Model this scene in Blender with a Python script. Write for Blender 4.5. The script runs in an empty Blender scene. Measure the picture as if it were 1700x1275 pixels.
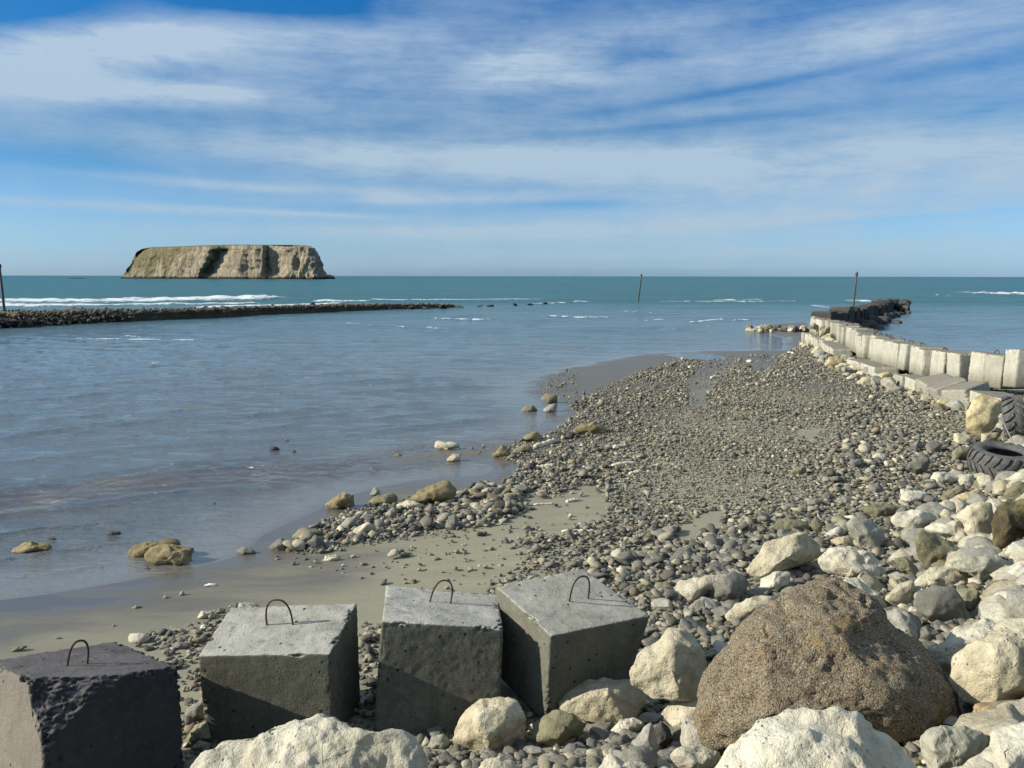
import bpy, math, random
import numpy as np
from mathutils import Vector, noise as mn
rng = np.random.default_rng(7); random.seed(7)
SC = bpy.context.scene; COL = SC.collection
# ------------------------------------------------------------ camera maths
F = 1334.0; CH = 4.2; PIT = math.atan(179/1334.0)
CAM = np.array([0, 0, CH]); CR = np.array([1., 0, 0])
CF = np.array([0, math.cos(PIT), -math.sin(PIT)]); CU = np.array([0, math.sin(PIT), math.cos(PIT)])
def ray(px, py):
    return CF + CR*((px-850)/F) - CU*((py-637.5)/F)
def P(px, py, d): return CAM + ray(px, py)*d
def proj(p):
    q = np.asarray(p) - CAM; d = q@CF
    return 850+F*(q@CR)/d, 637.5-F*(q@CU)/d, d
def on_z(px, py, z=0.0):
    r = ray(px, py); return CAM + r*((z-CH)/r[2])
# ------------------------------------------------------------ terrain
shore_px = [(0,1000),(100,985),(200,968),(330,942),(400,925),(425,895),(470,872),(520,852),(560,830),(640,806),(720,794),(815,790),(826,776),(790,765),(740,768),(680,773),(600,783),(560,790),(600,772),(650,757),(720,744),(800,733),(870,722),(905,700),(928,678),(872,655),(866,640),(890,625),(950,607),(1040,590),(1130,582),(1220,580),(1300,580),(1300,560),(1240,548),(1250,540),(1345,532)]
shore = [tuple(on_z(x, y)[:2]) for x, y in shore_px]
LAND = np.array([(-80, 3.0), (-20, 7.3)] + shore + [(22,57.),(21,51.),(20.1,46.),(18.1,38.),(17.3,31.),(17.8,23.),(21,15),(40,6),(80,-10),(80,-80),(-80,-80)])
def seg_dist(x, y, poly, closed=True):
    n = len(poly); best = np.full(np.shape(x), 1e9)
    for i in range(n if closed else n-1):
        ax, ay = poly[i]; bx, by = poly[(i+1) % n]
        dx, dy = bx-ax, by-ay; L = dx*dx+dy*dy+1e-9
        t = np.clip(((x-ax)*dx+(y-ay)*dy)/L, 0, 1)
        best = np.minimum(best, (x-ax-t*dx)**2+(y-ay-t*dy)**2)
    return np.sqrt(best)
def inside(x, y, poly):
    r = np.zeros(np.shape(x), bool); n = len(poly)
    for i in range(n):
        ax, ay = poly[i]; bx, by = poly[(i+1) % n]
        c = ((ay > y) != (by > y)) & (x < (bx-ax)*(y-ay)/((by-ay) if by != ay else 1e-9)+ax)
        r ^= c
    return r
MLINE = np.array([(-80,-20.),(-4.6,4.6),(-3.2,5.9),(1.2,6.7),(3.2,8.6),(6.2,12.0),(9.4,15.6),(12.2,20),(13.2,24),(14.0,30),(15.2,36),(17.2,42),(18.8,49),(60,49),(60,-80),(-80,-80)])
def wob(x, y, s, k=0.0):
    return (np.sin(x*s*1.3+1.7*np.sin(y*s*.7+k)+k)+np.sin(y*s*1.1+1.3*np.sin(x*s*.9+2+k))+np.sin((x+y)*s*.63+2.1*np.sin((x-y)*s*.5+k)))/3
def H(x, y):
    x = np.asarray(x, float); y = np.asarray(y, float)
    d = seg_dist(x, y, LAND); ins = inside(x, y, LAND)
    s = np.where(ins, d, -d) + .05*wob(x, y, 1.3)
    h = np.where(s > 0, .34*(1-np.exp(-np.maximum(s, 0)*.085)), np.maximum(-3.5, .022*s-0.0006*s*s))
    h = h+np.where(s > 0, .012*wob(x, y, 2.1, 1)*np.clip(s, 0, 1), 0)
    # small pool at the head of the bank
    px0, py0 = on_z(1168, 591, .05)[:2]
    h = h-.26*np.exp(-((x-px0)/1.1)**2-((y-py0)/1.5)**2)
    m = inside(x, y, MLINE); dm = np.where(m, seg_dist(x, y, MLINE), 0)
    far = np.clip((y-5)/6, 0, 1)
    cap = 2.5*(1-far)+np.interp(y, [11, 20, 27], [.62, .55, .28])*far
    sl = .42*(1-far)+np.interp(y, [11, 20, 27], [.22, .2, .14])*far
    return h+np.minimum(dm*sl, cap)*np.where(x > 19, .3, 1.)
def ground_hit(px, py):
    r = ray(px, py); t = np.geomspace(1.5, 400, 1500)
    p = CAM[None]+r[None]*t[:, None]; b = p[:, 2]-np.maximum(H(p[:, 0], p[:, 1]), -.012)
    k = int(np.argmax(b < 0)) if (b < 0).any() else len(t)-1
    k = max(k, 1); f = b[k-1]/(b[k-1]-b[k]+1e-12); tt = t[k-1]+f*(t[k]-t[k-1])
    return CAM+r*tt, tt
# ------------------------------------------------------------ helpers
def mesh_np(name, v, f, mat=None, smooth=True, parent=None, loc=None, attr=None):
    v = np.asarray(v, np.float32); f = np.asarray(f, np.int32)
    me = bpy.data.meshes.new(name); k = f.shape[1]
    me.vertices.add(len(v)); me.vertices.foreach_set('co', v.ravel())
    me.loops.add(f.size); me.loops.foreach_set('vertex_index', f.ravel())
    me.polygons.add(len(f)); me.polygons.foreach_set('loop_start', np.arange(0, f.size, k, dtype=np.int32))
    try: me.polygons.foreach_set('loop_total', np.full(len(f), k, np.int32))
    except Exception: pass
    me.update(calc_edges=True)
    if smooth: me.polygons.foreach_set('use_smooth', np.ones(len(f), bool))
    for an, (typ, data) in (attr or {}).items():
        a = me.attributes.new(an, typ, 'POINT')
        a.data.foreach_set('color' if typ == 'FLOAT_COLOR' else 'value', np.asarray(data, np.float32).ravel())
    o = bpy.data.objects.new(name, me); COL.objects.link(o)
    if mat: me.materials.append(mat)
    if parent: o.parent = parent
    if loc is not None: o.location = loc
    return o
def tag(o, label=None, cat=None, group=None, kind=None):
    if label: o['label'] = label
    if cat: o['category'] = cat
    if group: o['group'] = group
    if kind: o['kind'] = kind
    return o
def ico(n):
    import bmesh
    bm = bmesh.new(); bmesh.ops.create_icosphere(bm, subdivisions=n, radius=1)
    v = np.array([x.co[:] for x in bm.verts]); f = np.array([[q.index for q in p.verts] for p in bm.faces]); bm.free()
    return v/np.linalg.norm(v, axis=1)[:, None], f
ICO = {n: ico(n) for n in (1, 2, 3, 4, 5, 6)}
def vnormals(v, f):
    n = np.zeros_like(v); a = np.cross(v[f[:, 1]]-v[f[:, 0]], v[f[:, 2]]-v[f[:, 0]])
    for i in range(f.shape[1]): np.add.at(n, f[:, i], a)
    return n/(np.linalg.norm(n, axis=1)[:, None]+1e-12)
def fbm(v, freq, seed, octv=4, H_=.9):
    o = Vector((seed*7.31, seed*3.17, seed*1.93))
    return np.array([mn.fractal(Vector(p)*freq+o, H_, 2.0, octv) for p in v])
def ridged(v, freq, seed, octv=4):
    o = Vector((seed*5.31, seed*2.17, seed*9.93))
    return np.array([mn.ridged_multi_fractal(Vector(p)*freq+o, .9, 2.1, octv, 1.0, 2.0) for p in v])
def tube(pts, r, n=10):
    pts = [np.array(p, float) for p in pts]; V = []; Fc = []
    up = np.array([0.13, .21, .97])
    for i, p in enumerate(pts):
        t = pts[min(i+1, len(pts)-1)]-pts[max(i-1, 0)]; t /= np.linalg.norm(t)
        a = np.cross(t, up); a /= np.linalg.norm(a)+1e-9; b = np.cross(t, a)
        rr = r[i] if hasattr(r, '__len__') else r
        for k in range(n):
            th = 2*math.pi*k/n; V.append(p+rr*(math.cos(th)*a+math.sin(th)*b))
    for i in range(len(pts)-1):
        for k in range(n):
            a0 = i*n+k; a1 = i*n+(k+1) % n; Fc.append((a0, a1, a1+n, a0+n))
    c0 = len(V); V.append(pts[0]); V.append(pts[-1]); L = (len(pts)-1)*n
    for k in range(n):
        Fc.append((c0, (k+1) % n, k, c0)); Fc.append((c0+1, L+k, L+(k+1) % n, c0+1))
    me_faces = [q if len(set(q)) == 4 else tuple(dict.fromkeys(q)) for q in Fc]
    return V, me_faces
def mesh_py(name, V, Fc, mat, parent=None, loc=(0, 0, 0), smooth=True):
    me = bpy.data.meshes.new(name); me.from_pydata([tuple(map(float, v)) for v in V], [], Fc); me.update()
    if smooth: me.polygons.foreach_set('use_smooth', [True]*len(me.polygons))
    me.materials.append(mat); o = bpy.data.objects.new(name, me); COL.objects.link(o)
    if parent: o.parent = parent
    o.location = loc; return o
# ------------------------------------------------------------ materials
def newmat(name):
    m = bpy.data.materials.new(name); m.use_nodes = True; nt = m.node_tree; nt.nodes.clear()
    out = nt.nodes.new('ShaderNodeOutputMaterial'); b = nt.nodes.new('ShaderNodeBsdfPrincipled')
    nt.links.new(b.outputs[0], out.inputs[0]); return m, nt, b
class G:
    def __init__(s, nt): s.nt = nt
    def n(s, t, **kw):
        x = s.nt.nodes.new(t)
        for k, v in kw.items(): setattr(x, k, v)
        return x
    def put(s, inp, v):
        if isinstance(v, bpy.types.NodeSocket): s.nt.links.new(v, inp)
        elif v is not None: inp.default_value = v
    def math(s, op, a, b=None, c=None, clamp=False):
        x = s.n('ShaderNodeMath', operation=op, use_clamp=clamp); s.put(x.inputs[0], a); s.put(x.inputs[1], b)
        if c is not None: s.put(x.inputs[2], c)
        return x.outputs[0]
    def noise(s, vec, scale, detail=4, rough=.55, dist=0.0):
        x = s.n('ShaderNodeTexNoise'); s.put(x.inputs['Vector'], vec); s.put(x.inputs['Scale'], scale)
        x.inputs['Detail'].default_value = detail; x.inputs['Roughness'].default_value = rough; x.inputs['Distortion'].default_value = dist
        return x.outputs[0]
    def voro(s, vec, scale, feature='F1'):
        x = s.n('ShaderNodeTexVoronoi', feature=feature); s.put(x.inputs['Vector'], vec); s.put(x.inputs['Scale'], scale)
        return x.outputs['Distance']
    def rng(s, v, a, b, c=0., d=1., smooth=False):
        x = s.n('ShaderNodeMapRange', interpolation_type='SMOOTHSTEP' if smooth else 'LINEAR', clamp=True)
        s.put(x.inputs[0], v)
        for i, q in enumerate((a, b, c, d)): s.put(x.inputs[i+1], q)
        return x.outputs[0]
    def mix(s, f, a, b, mode='MIX'):
        x = s.n('ShaderNodeMix', data_type='RGBA', blend_type=mode); s.put(x.inputs[0], f)
        for i, q in ((6, a), (7, b)):
            if isinstance(q, (tuple, list)): q = (*q, 1) if len(q) == 3 else q
            s.put(x.inputs[i], q)
        return x.outputs[2]
    def bump(s, h, strength=.5, dist=.02, nrm=None):
        x = s.n('ShaderNodeBump'); s.put(x.inputs['Height'], h); s.put(x.inputs['Strength'], strength)
        x.inputs['Distance'].default_value = dist
        if nrm: s.put(x.inputs['Normal'], nrm)
        return x.outputs[0]
def objvec(g, shared=True):
    tc = g.n('ShaderNodeTexCoord').outputs['Object']
    oi = g.n('ShaderNodeObjectInfo').outputs['Random']
    v = g.n('ShaderNodeVectorMath', operation='ADD'); g.put(v.inputs[0], tc)
    c = g.n('ShaderNodeCombineXYZ'); g.put(c.inputs[0], g.math('MULTIPLY', oi, 37.)); g.put(c.inputs[1], g.math('MULTIPLY', oi, 91.)); g.put(v.inputs[1], c.outputs[0])
    return v.outputs[0], oi
def rock_mat(name, base, base2, dark=(.06,.055,.045), sc=1.0, pits=.5, bstr=.6, stain=.35, crack=.35):
    m, nt, b = newmat(name); g = G(nt); v, r = objvec(g)
    big = g.noise(v, 1.6*sc, 5, .6, .4); mid = g.noise(v, 9*sc, 6, .65); fine = g.noise(v, 48*sc, 4, .7)
    c = g.mix(g.rng(big, .38, .62), base, base2)
    c = g.mix(g.rng(mid, .46, .70, 0, .65), c, tuple(x*.62 for x in base2))
    c = g.mix(g.rng(fine, .55, .8, 0, .5), c, tuple(x*.5 for x in base))
    c = g.mix(g.rng(fine, .2, .42, .35, 0), c, tuple(min(.85, x*1.25) for x in base))
    pv = g.voro(v, 26*sc); pit = g.rng(pv, .08, .26, 1, 0); pm = g.math('MULTIPLY', pit, g.rng(g.noise(v, 5*sc, 2), .5, .66, 0, pits))
    c = g.mix(pm, c, dark)
    st = g.math('MULTIPLY', g.rng(g.noise(v, 2.6*sc, 6, .7, 1.2), .58, .7, 0, 1), stain)
    c = g.mix(st, c, tuple(x*.45 for x in base2))
    cr = g.n('ShaderNodeTexVoronoi', feature='DISTANCE_TO_EDGE'); dv = g.n('ShaderNodeVectorMath', operation='ADD'); g.put(dv.inputs[0], v)
    nn = g.n('ShaderNodeTexNoise'); g.put(nn.inputs['Vector'], v); nn.inputs['Scale'].default_value = 4*sc; sv = g.n('ShaderNodeVectorMath', operation='SCALE'); g.put(sv.inputs[0], nn.outputs[1]); sv.inputs['Scale'].default_value = .5
    g.put(dv.inputs[1], sv.outputs[0]); g.put(cr.inputs['Vector'], dv.outputs[0]); cr.inputs['Scale'].default_value = 1.7*sc
    ck = g.math('MULTIPLY', g.rng(cr.outputs['Distance'], .0, .018, 1, 0), g.rng(big, .45, .6, 0, crack))
    c = g.mix(ck, c, dark)
    c = g.mix(g.math('MULTIPLY', r, .28), c, tuple(x*.55 for x in base2))
    g.put(b.inputs['Base Color'], c); b.inputs['Roughness'].default_value = .9; b.inputs['Specular IOR Level'].default_value = .25
    h = g.math('ADD', g.math('MULTIPLY', mid, 1.3), g.math('MULTIPLY', fine, .45)); h = g.math('SUBTRACT', h, g.math('MULTIPLY', pm, .7)); h = g.math('SUBTRACT', h, g.math('MULTIPLY', ck, .8))
    g.put(b.inputs['Normal'], g.bump(h, bstr, .035/sc)); return m
M = {
 'white': rock_mat('limestone_white', (.60,.57,.46), (.45,.415,.315), bstr=.9, stain=.75, crack=.22, pits=.8),
 'cream': rock_mat('limestone_cream', (.57,.52,.385), (.42,.37,.25), bstr=.95, stain=.75, crack=.22, pits=.8),
 'yellow': rock_mat('limestone_yellow', (.53,.455,.27), (.42,.345,.19), pits=.7, bstr=.9),
 'grey': rock_mat('stone_grey', (.21,.205,.17), (.145,.14,.115), sc=1.4, bstr=.6, crack=.15),
 'palegrey': rock_mat('stone_pale_grey', (.35,.34,.29), (.26,.25,.205), sc=1.2, bstr=.8),
 'olive': rock_mat('stone_olive', (.25,.235,.15), (.18,.165,.10), stain=.7, bstr=.8),
 'dark': rock_mat('stone_dark', (.085,.082,.075), (.055,.053,.048), sc=1.5),
 'ochre': rock_mat('stone_ochre', (.185,.155,.07), (.06,.05,.028), stain=.9, bstr=.9),
 'lichen': rock_mat('stone_lichen', (.46,.45,.36), (.34,.325,.245), dark=(.03,.028,.022), stain=1.0, pits=.9),
}
def brown_mat():
    m, nt, b = newmat('conglomerate'); g = G(nt); v, r = objvec(g)
    w = g.n('ShaderNodeTexVoronoi'); g.put(w.inputs['Vector'], v); w.inputs['Scale'].default_value = 85
    d = w.outputs['Distance']; f = g.noise(v, 70, 5, .75); f2 = g.noise(v, 2.2, 4, .6, .5); f3 = g.noise(v, 14, 4, .65)
    c = g.mix(g.rng(f, .3, .7), (.16,.13,.088), (.39,.34,.245)); c = g.mix(g.rng(f3, .4, .7, 0, .7), c, (.25,.19,.12))
    c = g.mix(g.rng(d, .42, .75, 0, .8), c, (.07,.052,.034))
    c = g.mix(g.rng(w.outputs['Color'], .83, .9, 0, .75), c, (.46,.42,.33))
    c = g.mix(g.rng(f2, .6, .72, 0, .65), c, (.30,.20,.07))
    g.put(b.inputs['Base Color'], c); b.inputs['Roughness'].default_value = .95; b.inputs['Specular IOR Level'].default_value = .15
    c = g.mix(g.rng(g.noise(v, 3.4, 6, .75, 1.5), .60, .66, 0, .6), c, (.055,.04,.027)); g.put(b.inputs['Base Color'], c)
    h = g.math('SUBTRACT', g.math('ADD', g.math('MULTIPLY', f, 1.3), g.math('MULTIPLY', f3, 1.6)), g.math('MULTIPLY', d, .7)); g.put(b.inputs['Normal'], g.bump(h, .8, .022)); return m
M['brown'] = brown_mat()
M['tan'] = rock_mat('stone_tan', (.33,.27,.145), (.19,.155,.08), sc=1.6, stain=.9, pits=.9, bstr=1.)
def pebble_mat():
    m, nt, b = newmat('shingle'); g = G(nt); a = g.n('ShaderNodeAttribute', attribute_name='tint').outputs['Color']
    p = g.n('ShaderNodeNewGeometry').outputs['Position']; f = g.noise(p, 38, 4, .7); c = g.mix(g.rng(f, .3, .7, 0, .55), a, (.06,.058,.05))
    g.put(b.inputs['Base Color'], c); b.inputs['Roughness'].default_value = .8; b.inputs['Specular IOR Level'].default_value = .3
    g.put(b.inputs['Normal'], g.bump(f, .35, .01)); return m
M['pebble'] = pebble_mat()
def cobble_mat():
    m, nt, b = newmat('cobble_stone'); g = G(nt); v, r = objvec(g)
    cr = g.n('ShaderNodeValToRGB'); g.put(cr.inputs[0], r); e = cr.color_ramp.elements; e[0].color = (.10,.10,.092,1); e[1].color = (.44,.42,.35,1); e[1].position = 1
    for p_, c_ in ((.3, (.15,.147,.13,1)), (.55, (.205,.2,.175,1)), (.75, (.19,.175,.12,1)), (.9, (.25,.24,.21,1))): x = e.new(p_); x.color = c_
    f = g.noise(v, 22, 5, .7); f2 = g.noise(v, 6, 3); c = g.mix(g.rng(f, .35, .7, 0, .5), cr.outputs[0], (.07,.068,.06)); c = g.mix(g.rng(f2, .45, .7, 0, .4), c, (.24,.22,.17))
    g.put(b.inputs['Base Color'], c); b.inputs['Roughness'].default_value = .8; b.inputs['Specular IOR Level'].default_value = .3
    g.put(b.inputs['Normal'], g.bump(f, .5, .012)); return m
M['cobble'] = cobble_mat()
def sand_mat():
    m, nt, b = newmat('beach_sand'); g = G(nt); geo = g.n('ShaderNodeNewGeometry'); p = geo.outputs['Position']
    s = g.n('ShaderNodeSeparateXYZ'); g.put(s.inputs[0], p); z = s.outputs[2]
    mp = g.n('ShaderNodeMapping'); g.put(mp.inputs[0], p); mp.inputs['Scale'].default_value = (.35, 1.5, 1); mp.inputs['Rotation'].default_value = (0, 0, -.12)
    st = g.noise(mp.outputs[0], 1.3, 5, .6, .4); fine = g.noise(p, 60, 4, .8); grit = g.noise(p, 240, 2, .8)
    zz = g.math('ADD', z, g.rng(st, .3, .7, -.022, .022))
    sp_ = g.rng(g.voro(p, 19), .0, .22, 1, 0); spm = g.math('MULTIPLY', sp_, g.rng(g.noise(p, 1.7, 3), .45, .62, 0, .75)); zw = g.math('SUBTRACT', zz, g.rng(s.outputs[1], 19, 31, 0, .12)); wet = g.rng(zw, .012, .085, 1, 0, True)
    dry = g.mix(g.rng(st, .35, .65), (.27,.255,.18), (.215,.203,.147)); dry = g.mix(g.rng(fine, .35, .7, 0, .35), dry, (.15,.142,.105))
    dry = g.mix(g.rng(z, .5, .8), dry, (.21,.20,.15))
    c = g.mix(wet, g.mix(spm, dry, (.09,.085,.065)), (.098,.090,.074)); g.put(b.inputs['Base Color'], c)
    film = g.rng(zz, .0, .03, 1, 0, True)
    g.put(b.inputs['Roughness'], g.math('SUBTRACT', g.math('SUBTRACT', .85, g.math('MULTIPLY', wet, .35)), g.math('MULTIPLY', film, .38)))
    g.put(b.inputs['Specular IOR Level'], g.rng(wet, 0, 1, .2, .5))
    rv = g.n('ShaderNodeMapping'); g.put(rv.inputs[0], p); rv.inputs['Scale'].default_value = (1, 4.5, 1); rv.inputs['Rotation'].default_value = (0, 0, .25); rip = g.noise(rv.outputs[0], 3.2, 4, .6, 1.2)
    h = g.math('ADD', g.math('ADD', g.math('ADD', g.math('MULTIPLY', st, 1.5), g.math('MULTIPLY', rip, .7)), g.math('MULTIPLY', fine, .12)), g.math('MULTIPLY', grit, .05))
    g.put(b.inputs['Normal'], g.bump(h, g.rng(film, 0, 1, .5, .05), .03)); return m
M['sand'] = sand_mat()
def concrete_mat(name, top, side, bstr=.6, voids=.8, sc=1.0, dirty=0.0):
    m, nt, b = newmat(name); g = G(nt); v, r = objvec(g)
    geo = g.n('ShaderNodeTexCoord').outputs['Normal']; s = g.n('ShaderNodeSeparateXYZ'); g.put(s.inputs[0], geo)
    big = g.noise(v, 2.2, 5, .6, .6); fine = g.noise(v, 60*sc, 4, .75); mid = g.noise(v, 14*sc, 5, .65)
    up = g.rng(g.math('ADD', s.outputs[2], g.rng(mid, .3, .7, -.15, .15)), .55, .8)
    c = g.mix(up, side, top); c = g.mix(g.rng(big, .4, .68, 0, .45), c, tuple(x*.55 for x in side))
    c = g.mix(g.rng(mid, .48, .72, 0, .4), c, tuple(x*.6 for x in top)); c = g.mix(g.rng(fine, .6, .8, 0, .6), c, tuple(x*.35 for x in side))
    c = g.mix(g.rng(fine, .22, .4, .4, 0), c, tuple(min(.8, x*1.5) for x in top))
    d = g.voro(v, 22*sc); vm = g.math('MULTIPLY', g.rng(d, .07, .2, 1, 0), g.rng(g.noise(v, 3.5, 3), .46, .6, 0, voids)); c = g.mix(vm, c, (.035,.033,.03))
    d2 = g.voro(v, 8*sc); vm2 = g.math('MULTIPLY', g.rng(d2, .09, .14, 1, 0), g.rng(g.noise(v, 2.1, 3), .42, .5, 0, 1)); vm = g.math('MAXIMUM', vm, vm2); c = g.mix(vm2, c, (.03,.028,.025))
    mv = g.n('ShaderNodeMapping'); g.put(mv.inputs[0], v); mv.inputs['Scale'].default_value = (5, 5, .7); c = g.mix(g.rng(g.noise(mv.outputs[0], 1.6, 5, .7), .52, .7, 0, .5), c, tuple(x*.5 for x in side))
    if dirty:
        gv = g.n('ShaderNodeTexCoord').outputs['Object']; sz = g.n('ShaderNodeSeparateXYZ'); g.put(sz.inputs[0], gv)
        c = g.mix(g.math('MULTIPLY', g.rng(g.math('ADD', sz.outputs[2], g.rng(mid, .3, .7, -.2, .2)), .1, .5, 1, 0), dirty), c, (.09,.085,.05))
    c = g.mix(g.math('MULTIPLY', r, .2), c, tuple(x*.5 for x in side))
    g.put(b.inputs['Base Color'], c); b.inputs['Roughness'].default_value = .92; b.inputs['Specular IOR Level'].default_value = .2
    h = g.math('SUBTRACT', g.math('ADD', g.math('MULTIPLY', fine, .8), g.math('MULTIPLY', mid, .5)), g.math('MULTIPLY', vm, 1.6)); g.put(b.inputs['Normal'], g.bump(h, bstr, .018)); return m
M['conc'] = concrete_mat('concrete_shaded_sides', (.42,.41,.36), (.115,.115,.09))  # side colour darker than top: shade on the cube fronts put into the colour
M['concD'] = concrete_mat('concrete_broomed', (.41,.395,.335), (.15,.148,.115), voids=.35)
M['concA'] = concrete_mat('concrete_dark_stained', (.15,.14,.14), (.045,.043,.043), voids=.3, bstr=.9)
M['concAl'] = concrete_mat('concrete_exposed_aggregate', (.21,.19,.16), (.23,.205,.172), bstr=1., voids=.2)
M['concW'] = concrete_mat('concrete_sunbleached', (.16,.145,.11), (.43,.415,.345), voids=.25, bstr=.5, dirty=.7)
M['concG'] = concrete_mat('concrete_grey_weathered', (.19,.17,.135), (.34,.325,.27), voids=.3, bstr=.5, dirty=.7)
M['concK'] = concrete_mat('concrete_sea_blackened_shaded', (.10,.092,.075), (.06,.056,.05), voids=.4, bstr=.9)  # dark from wet algae, plus the wall's own shade put into the colour
def plain(name, c, c2, rough=.8, sc=20, metal=0., bstr=.5):
    m, nt, b = newmat(name); g = G(nt); v, r = objvec(g); f = g.noise(v, sc, 5, .7)
    g.put(b.inputs['Base Color'], g.mix(g.rng(f, .35, .65), c, c2)); b.inputs['Roughness'].default_value = rough; b.inputs['Metallic'].default_value = metal
    g.put(b.inputs['Normal'], g.bump(f, bstr, .01)); return m
M['rust'] = plain('rusty_steel', (.075,.03,.018), (.03,.016,.012), .85, 60)
M['rubber'] = plain('worn_rubber', (.045,.045,.047), (.10,.098,.09), .75, 9)
M['wood'] = plain('bleached_wood', (.38,.28,.165), (.20,.14,.08), .85, 8)
M['drift'] = plain('driftwood', (.62,.57,.44), (.45,.40,.29), .85, 12)
M['post'] = plain('dark_pile_wood', (.05,.045,.035), (.10,.09,.07), .9, 12)
M['plastic'] = plain('white_plastic', (.75,.75,.72), (.6,.6,.58), .5, 5)
M['rope'] = plain('grey_strap', (.25,.24,.22), (.12,.115,.1), .8, 40)
def foam_mat():
    m, nt, b = newmat('sea_foam'); g = G(nt); p = g.n('ShaderNodeNewGeometry').outputs['Position']; f = g.noise(p, 3, 4, .7)
    g.put(b.inputs['Base Color'], g.mix(g.rng(f, .35, .6), (.62,.66,.67), (.82,.83,.82))); b.inputs['Roughness'].default_value = .7
    g.put(b.inputs['Normal'], g.bump(f, .6, .1)); return m
M['foam'] = foam_mat()
def island_mat():
    m, nt, b = newmat('island_rock'); g = G(nt); geo = g.n('ShaderNodeNewGeometry'); p = geo.outputs['Position']
    a = g.n('ShaderNodeAttribute', attribute_name='grass').outputs['Fac']
    mp = g.n('ShaderNodeMapping'); g.put(mp.inputs[0], p); mp.inputs['Scale'].default_value = (1, 1, .45)
    n1 = g.noise(mp.outputs[0], .05, 6, .65, .8); n2 = g.noise(mp.outputs[0], .22, 5, .7)
    rock = g.mix(g.rng(n1, .4, .62), (.47,.40,.29), (.31,.265,.195)); rock = g.mix(g.rng(n2, .42, .68, 0, .7), rock, (.19,.16,.12))
    gr = g.mix(g.rng(n2, .35, .65), (.17,.15,.085), (.27,.235,.145)); gr = g.mix(g.rng(n1, .55, .66, 0, .8), gr, (.08,.08,.04))
    f = g.rng(g.math('ADD', a, g.rng(n1, .3, .7, -.42, .42)), .4, .6)
    c = g.mix(f, rock, gr)
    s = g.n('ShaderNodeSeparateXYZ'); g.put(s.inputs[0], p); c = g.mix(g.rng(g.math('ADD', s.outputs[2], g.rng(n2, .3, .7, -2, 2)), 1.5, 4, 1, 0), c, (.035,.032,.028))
    g.put(b.inputs['Base Color'], c); b.inputs['Roughness'].default_value = 1; b.inputs['Specular IOR Level'].default_value = .05
    g.put(b.inputs['Normal'], g.bump(g.math('ADD', n1, g.math('MULTIPLY', n2, 1.5)), 1., 6.)); return m
def water_mat():
    m, nt, b = newmat('sea_water'); g = G(nt); p = g.n('ShaderNodeNewGeometry').outputs['Position']
    col = g.n('ShaderNodeAttribute', attribute_name='wcol').outputs['Color']; aux = g.n('ShaderNodeAttribute', attribute_name='aux').outputs['Color']
    sx = g.n('ShaderNodeSeparateColor'); g.put(sx.inputs[0], aux)    # r: openness, g: sheltered film, b: distance
    def mapped(sc, rot=0.):
        mp = g.n('ShaderNodeMapping'); g.put(mp.inputs[0], p); mp.inputs['Scale'].default_value = sc; mp.inputs['Rotation'].default_value = (0, 0, rot); return mp.outputs[0]
    n1 = g.noise(mapped((.45, 1.5, 1), .12), 2.6, 4, .6, .6); n2 = g.noise(mapped((.8, 1.6, 1), -.1), 9, 3, .6)
    n3 = g.noise(mapped((.05, .22, 1), .05), 1.0, 6, .68, .7); n4 = g.noise(mapped((.004, .02, 1)), 1.0, 5, .6, .6); n5 = g.noise(mapped((.012, .07, 1)), 1., 5, .7)
    c = g.mix(g.math('MULTIPLY', g.rng(n4, .35, .65, 0, .65), sx.outputs[0]), col, (.010,.080,.105))
    c = g.mix(g.math('MULTIPLY', g.rng(n3, .38, .62, 0, .7), sx.outputs[0]), c, (.018,.085,.10))
    fa = g.n('ShaderNodeAttribute', attribute_name='foam').outputs['Fac']; fn = g.noise(mapped((.7, .16, 2.5)), 1.6, 7, .8, .9); fs = g.noise(mapped((.06, .55, 3), .1), 1., 7, .75, 1.)
    ba = g.n('ShaderNodeAttribute', attribute_name='bar').outputs['Fac']; bn = g.noise(mapped((.9, 2.6, 1), .5), 2.2, 6, .75, 1.4)
    bf = g.math('MULTIPLY', g.rng(g.math('ADD', ba, g.rng(bn, .3, .7, -.75, .35)), .15, .4), .9); c = g.mix(bf, c, (.078,.072,.068))
    streak = g.math('MULTIPLY', g.rng(fs, .63, .71), g.math('MULTIPLY', sx.outputs[0], .5)); fo = g.rng(g.math('ADD', fa, g.rng(fn, .3, .7, -.85, .5)), .30, .62); fo = g.math('MAXIMUM', fo, streak)
    c = g.mix(fo, c, (.60,.63,.64)); g.put(b.inputs['Base Color'], c)
    g.put(b.inputs['Roughness'], g.math('ADD', g.rng(sx.outputs[0], 0, 1, .05, .28), g.math('MULTIPLY', fo, .6))); b.inputs['IOR'].default_value = 1.55
    g.put(b.inputs['Specular IOR Level'], g.rng(sx.outputs[0], 0, 1, .95, .02))
    n6 = g.noise(mapped((.10, .75, 1), .10), 1.5, 5, .65, 1.0); g.put(b.inputs['Specular Tint'], g.mix(sx.outputs[0], (1, 1, 1), (.34, .38, .40))); near = g.math('ADD', g.math('ADD', g.math('MULTIPLY', n6, 1.5), n1), g.math('MULTIPLY', n2, .28))
    bs = g.math('MULTIPLY', g.rng(sx.outputs[1], 0, 1, .8, .03), g.rng(sx.outputs[2], 0, 1, 1., .5))
    near = g.math('ADD', near, g.math('MULTIPLY', g.math('MULTIPLY', bn, ba), 2.5)); b1 = g.bump(near, bs, .12)
    b2 = g.bump(g.math('ADD', n3, g.math('MULTIPLY', n5, 1.5)), g.math('MULTIPLY', sx.outputs[0], .9), .7, b1)
    g.put(b.inputs['Normal'], b2); return m
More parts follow.
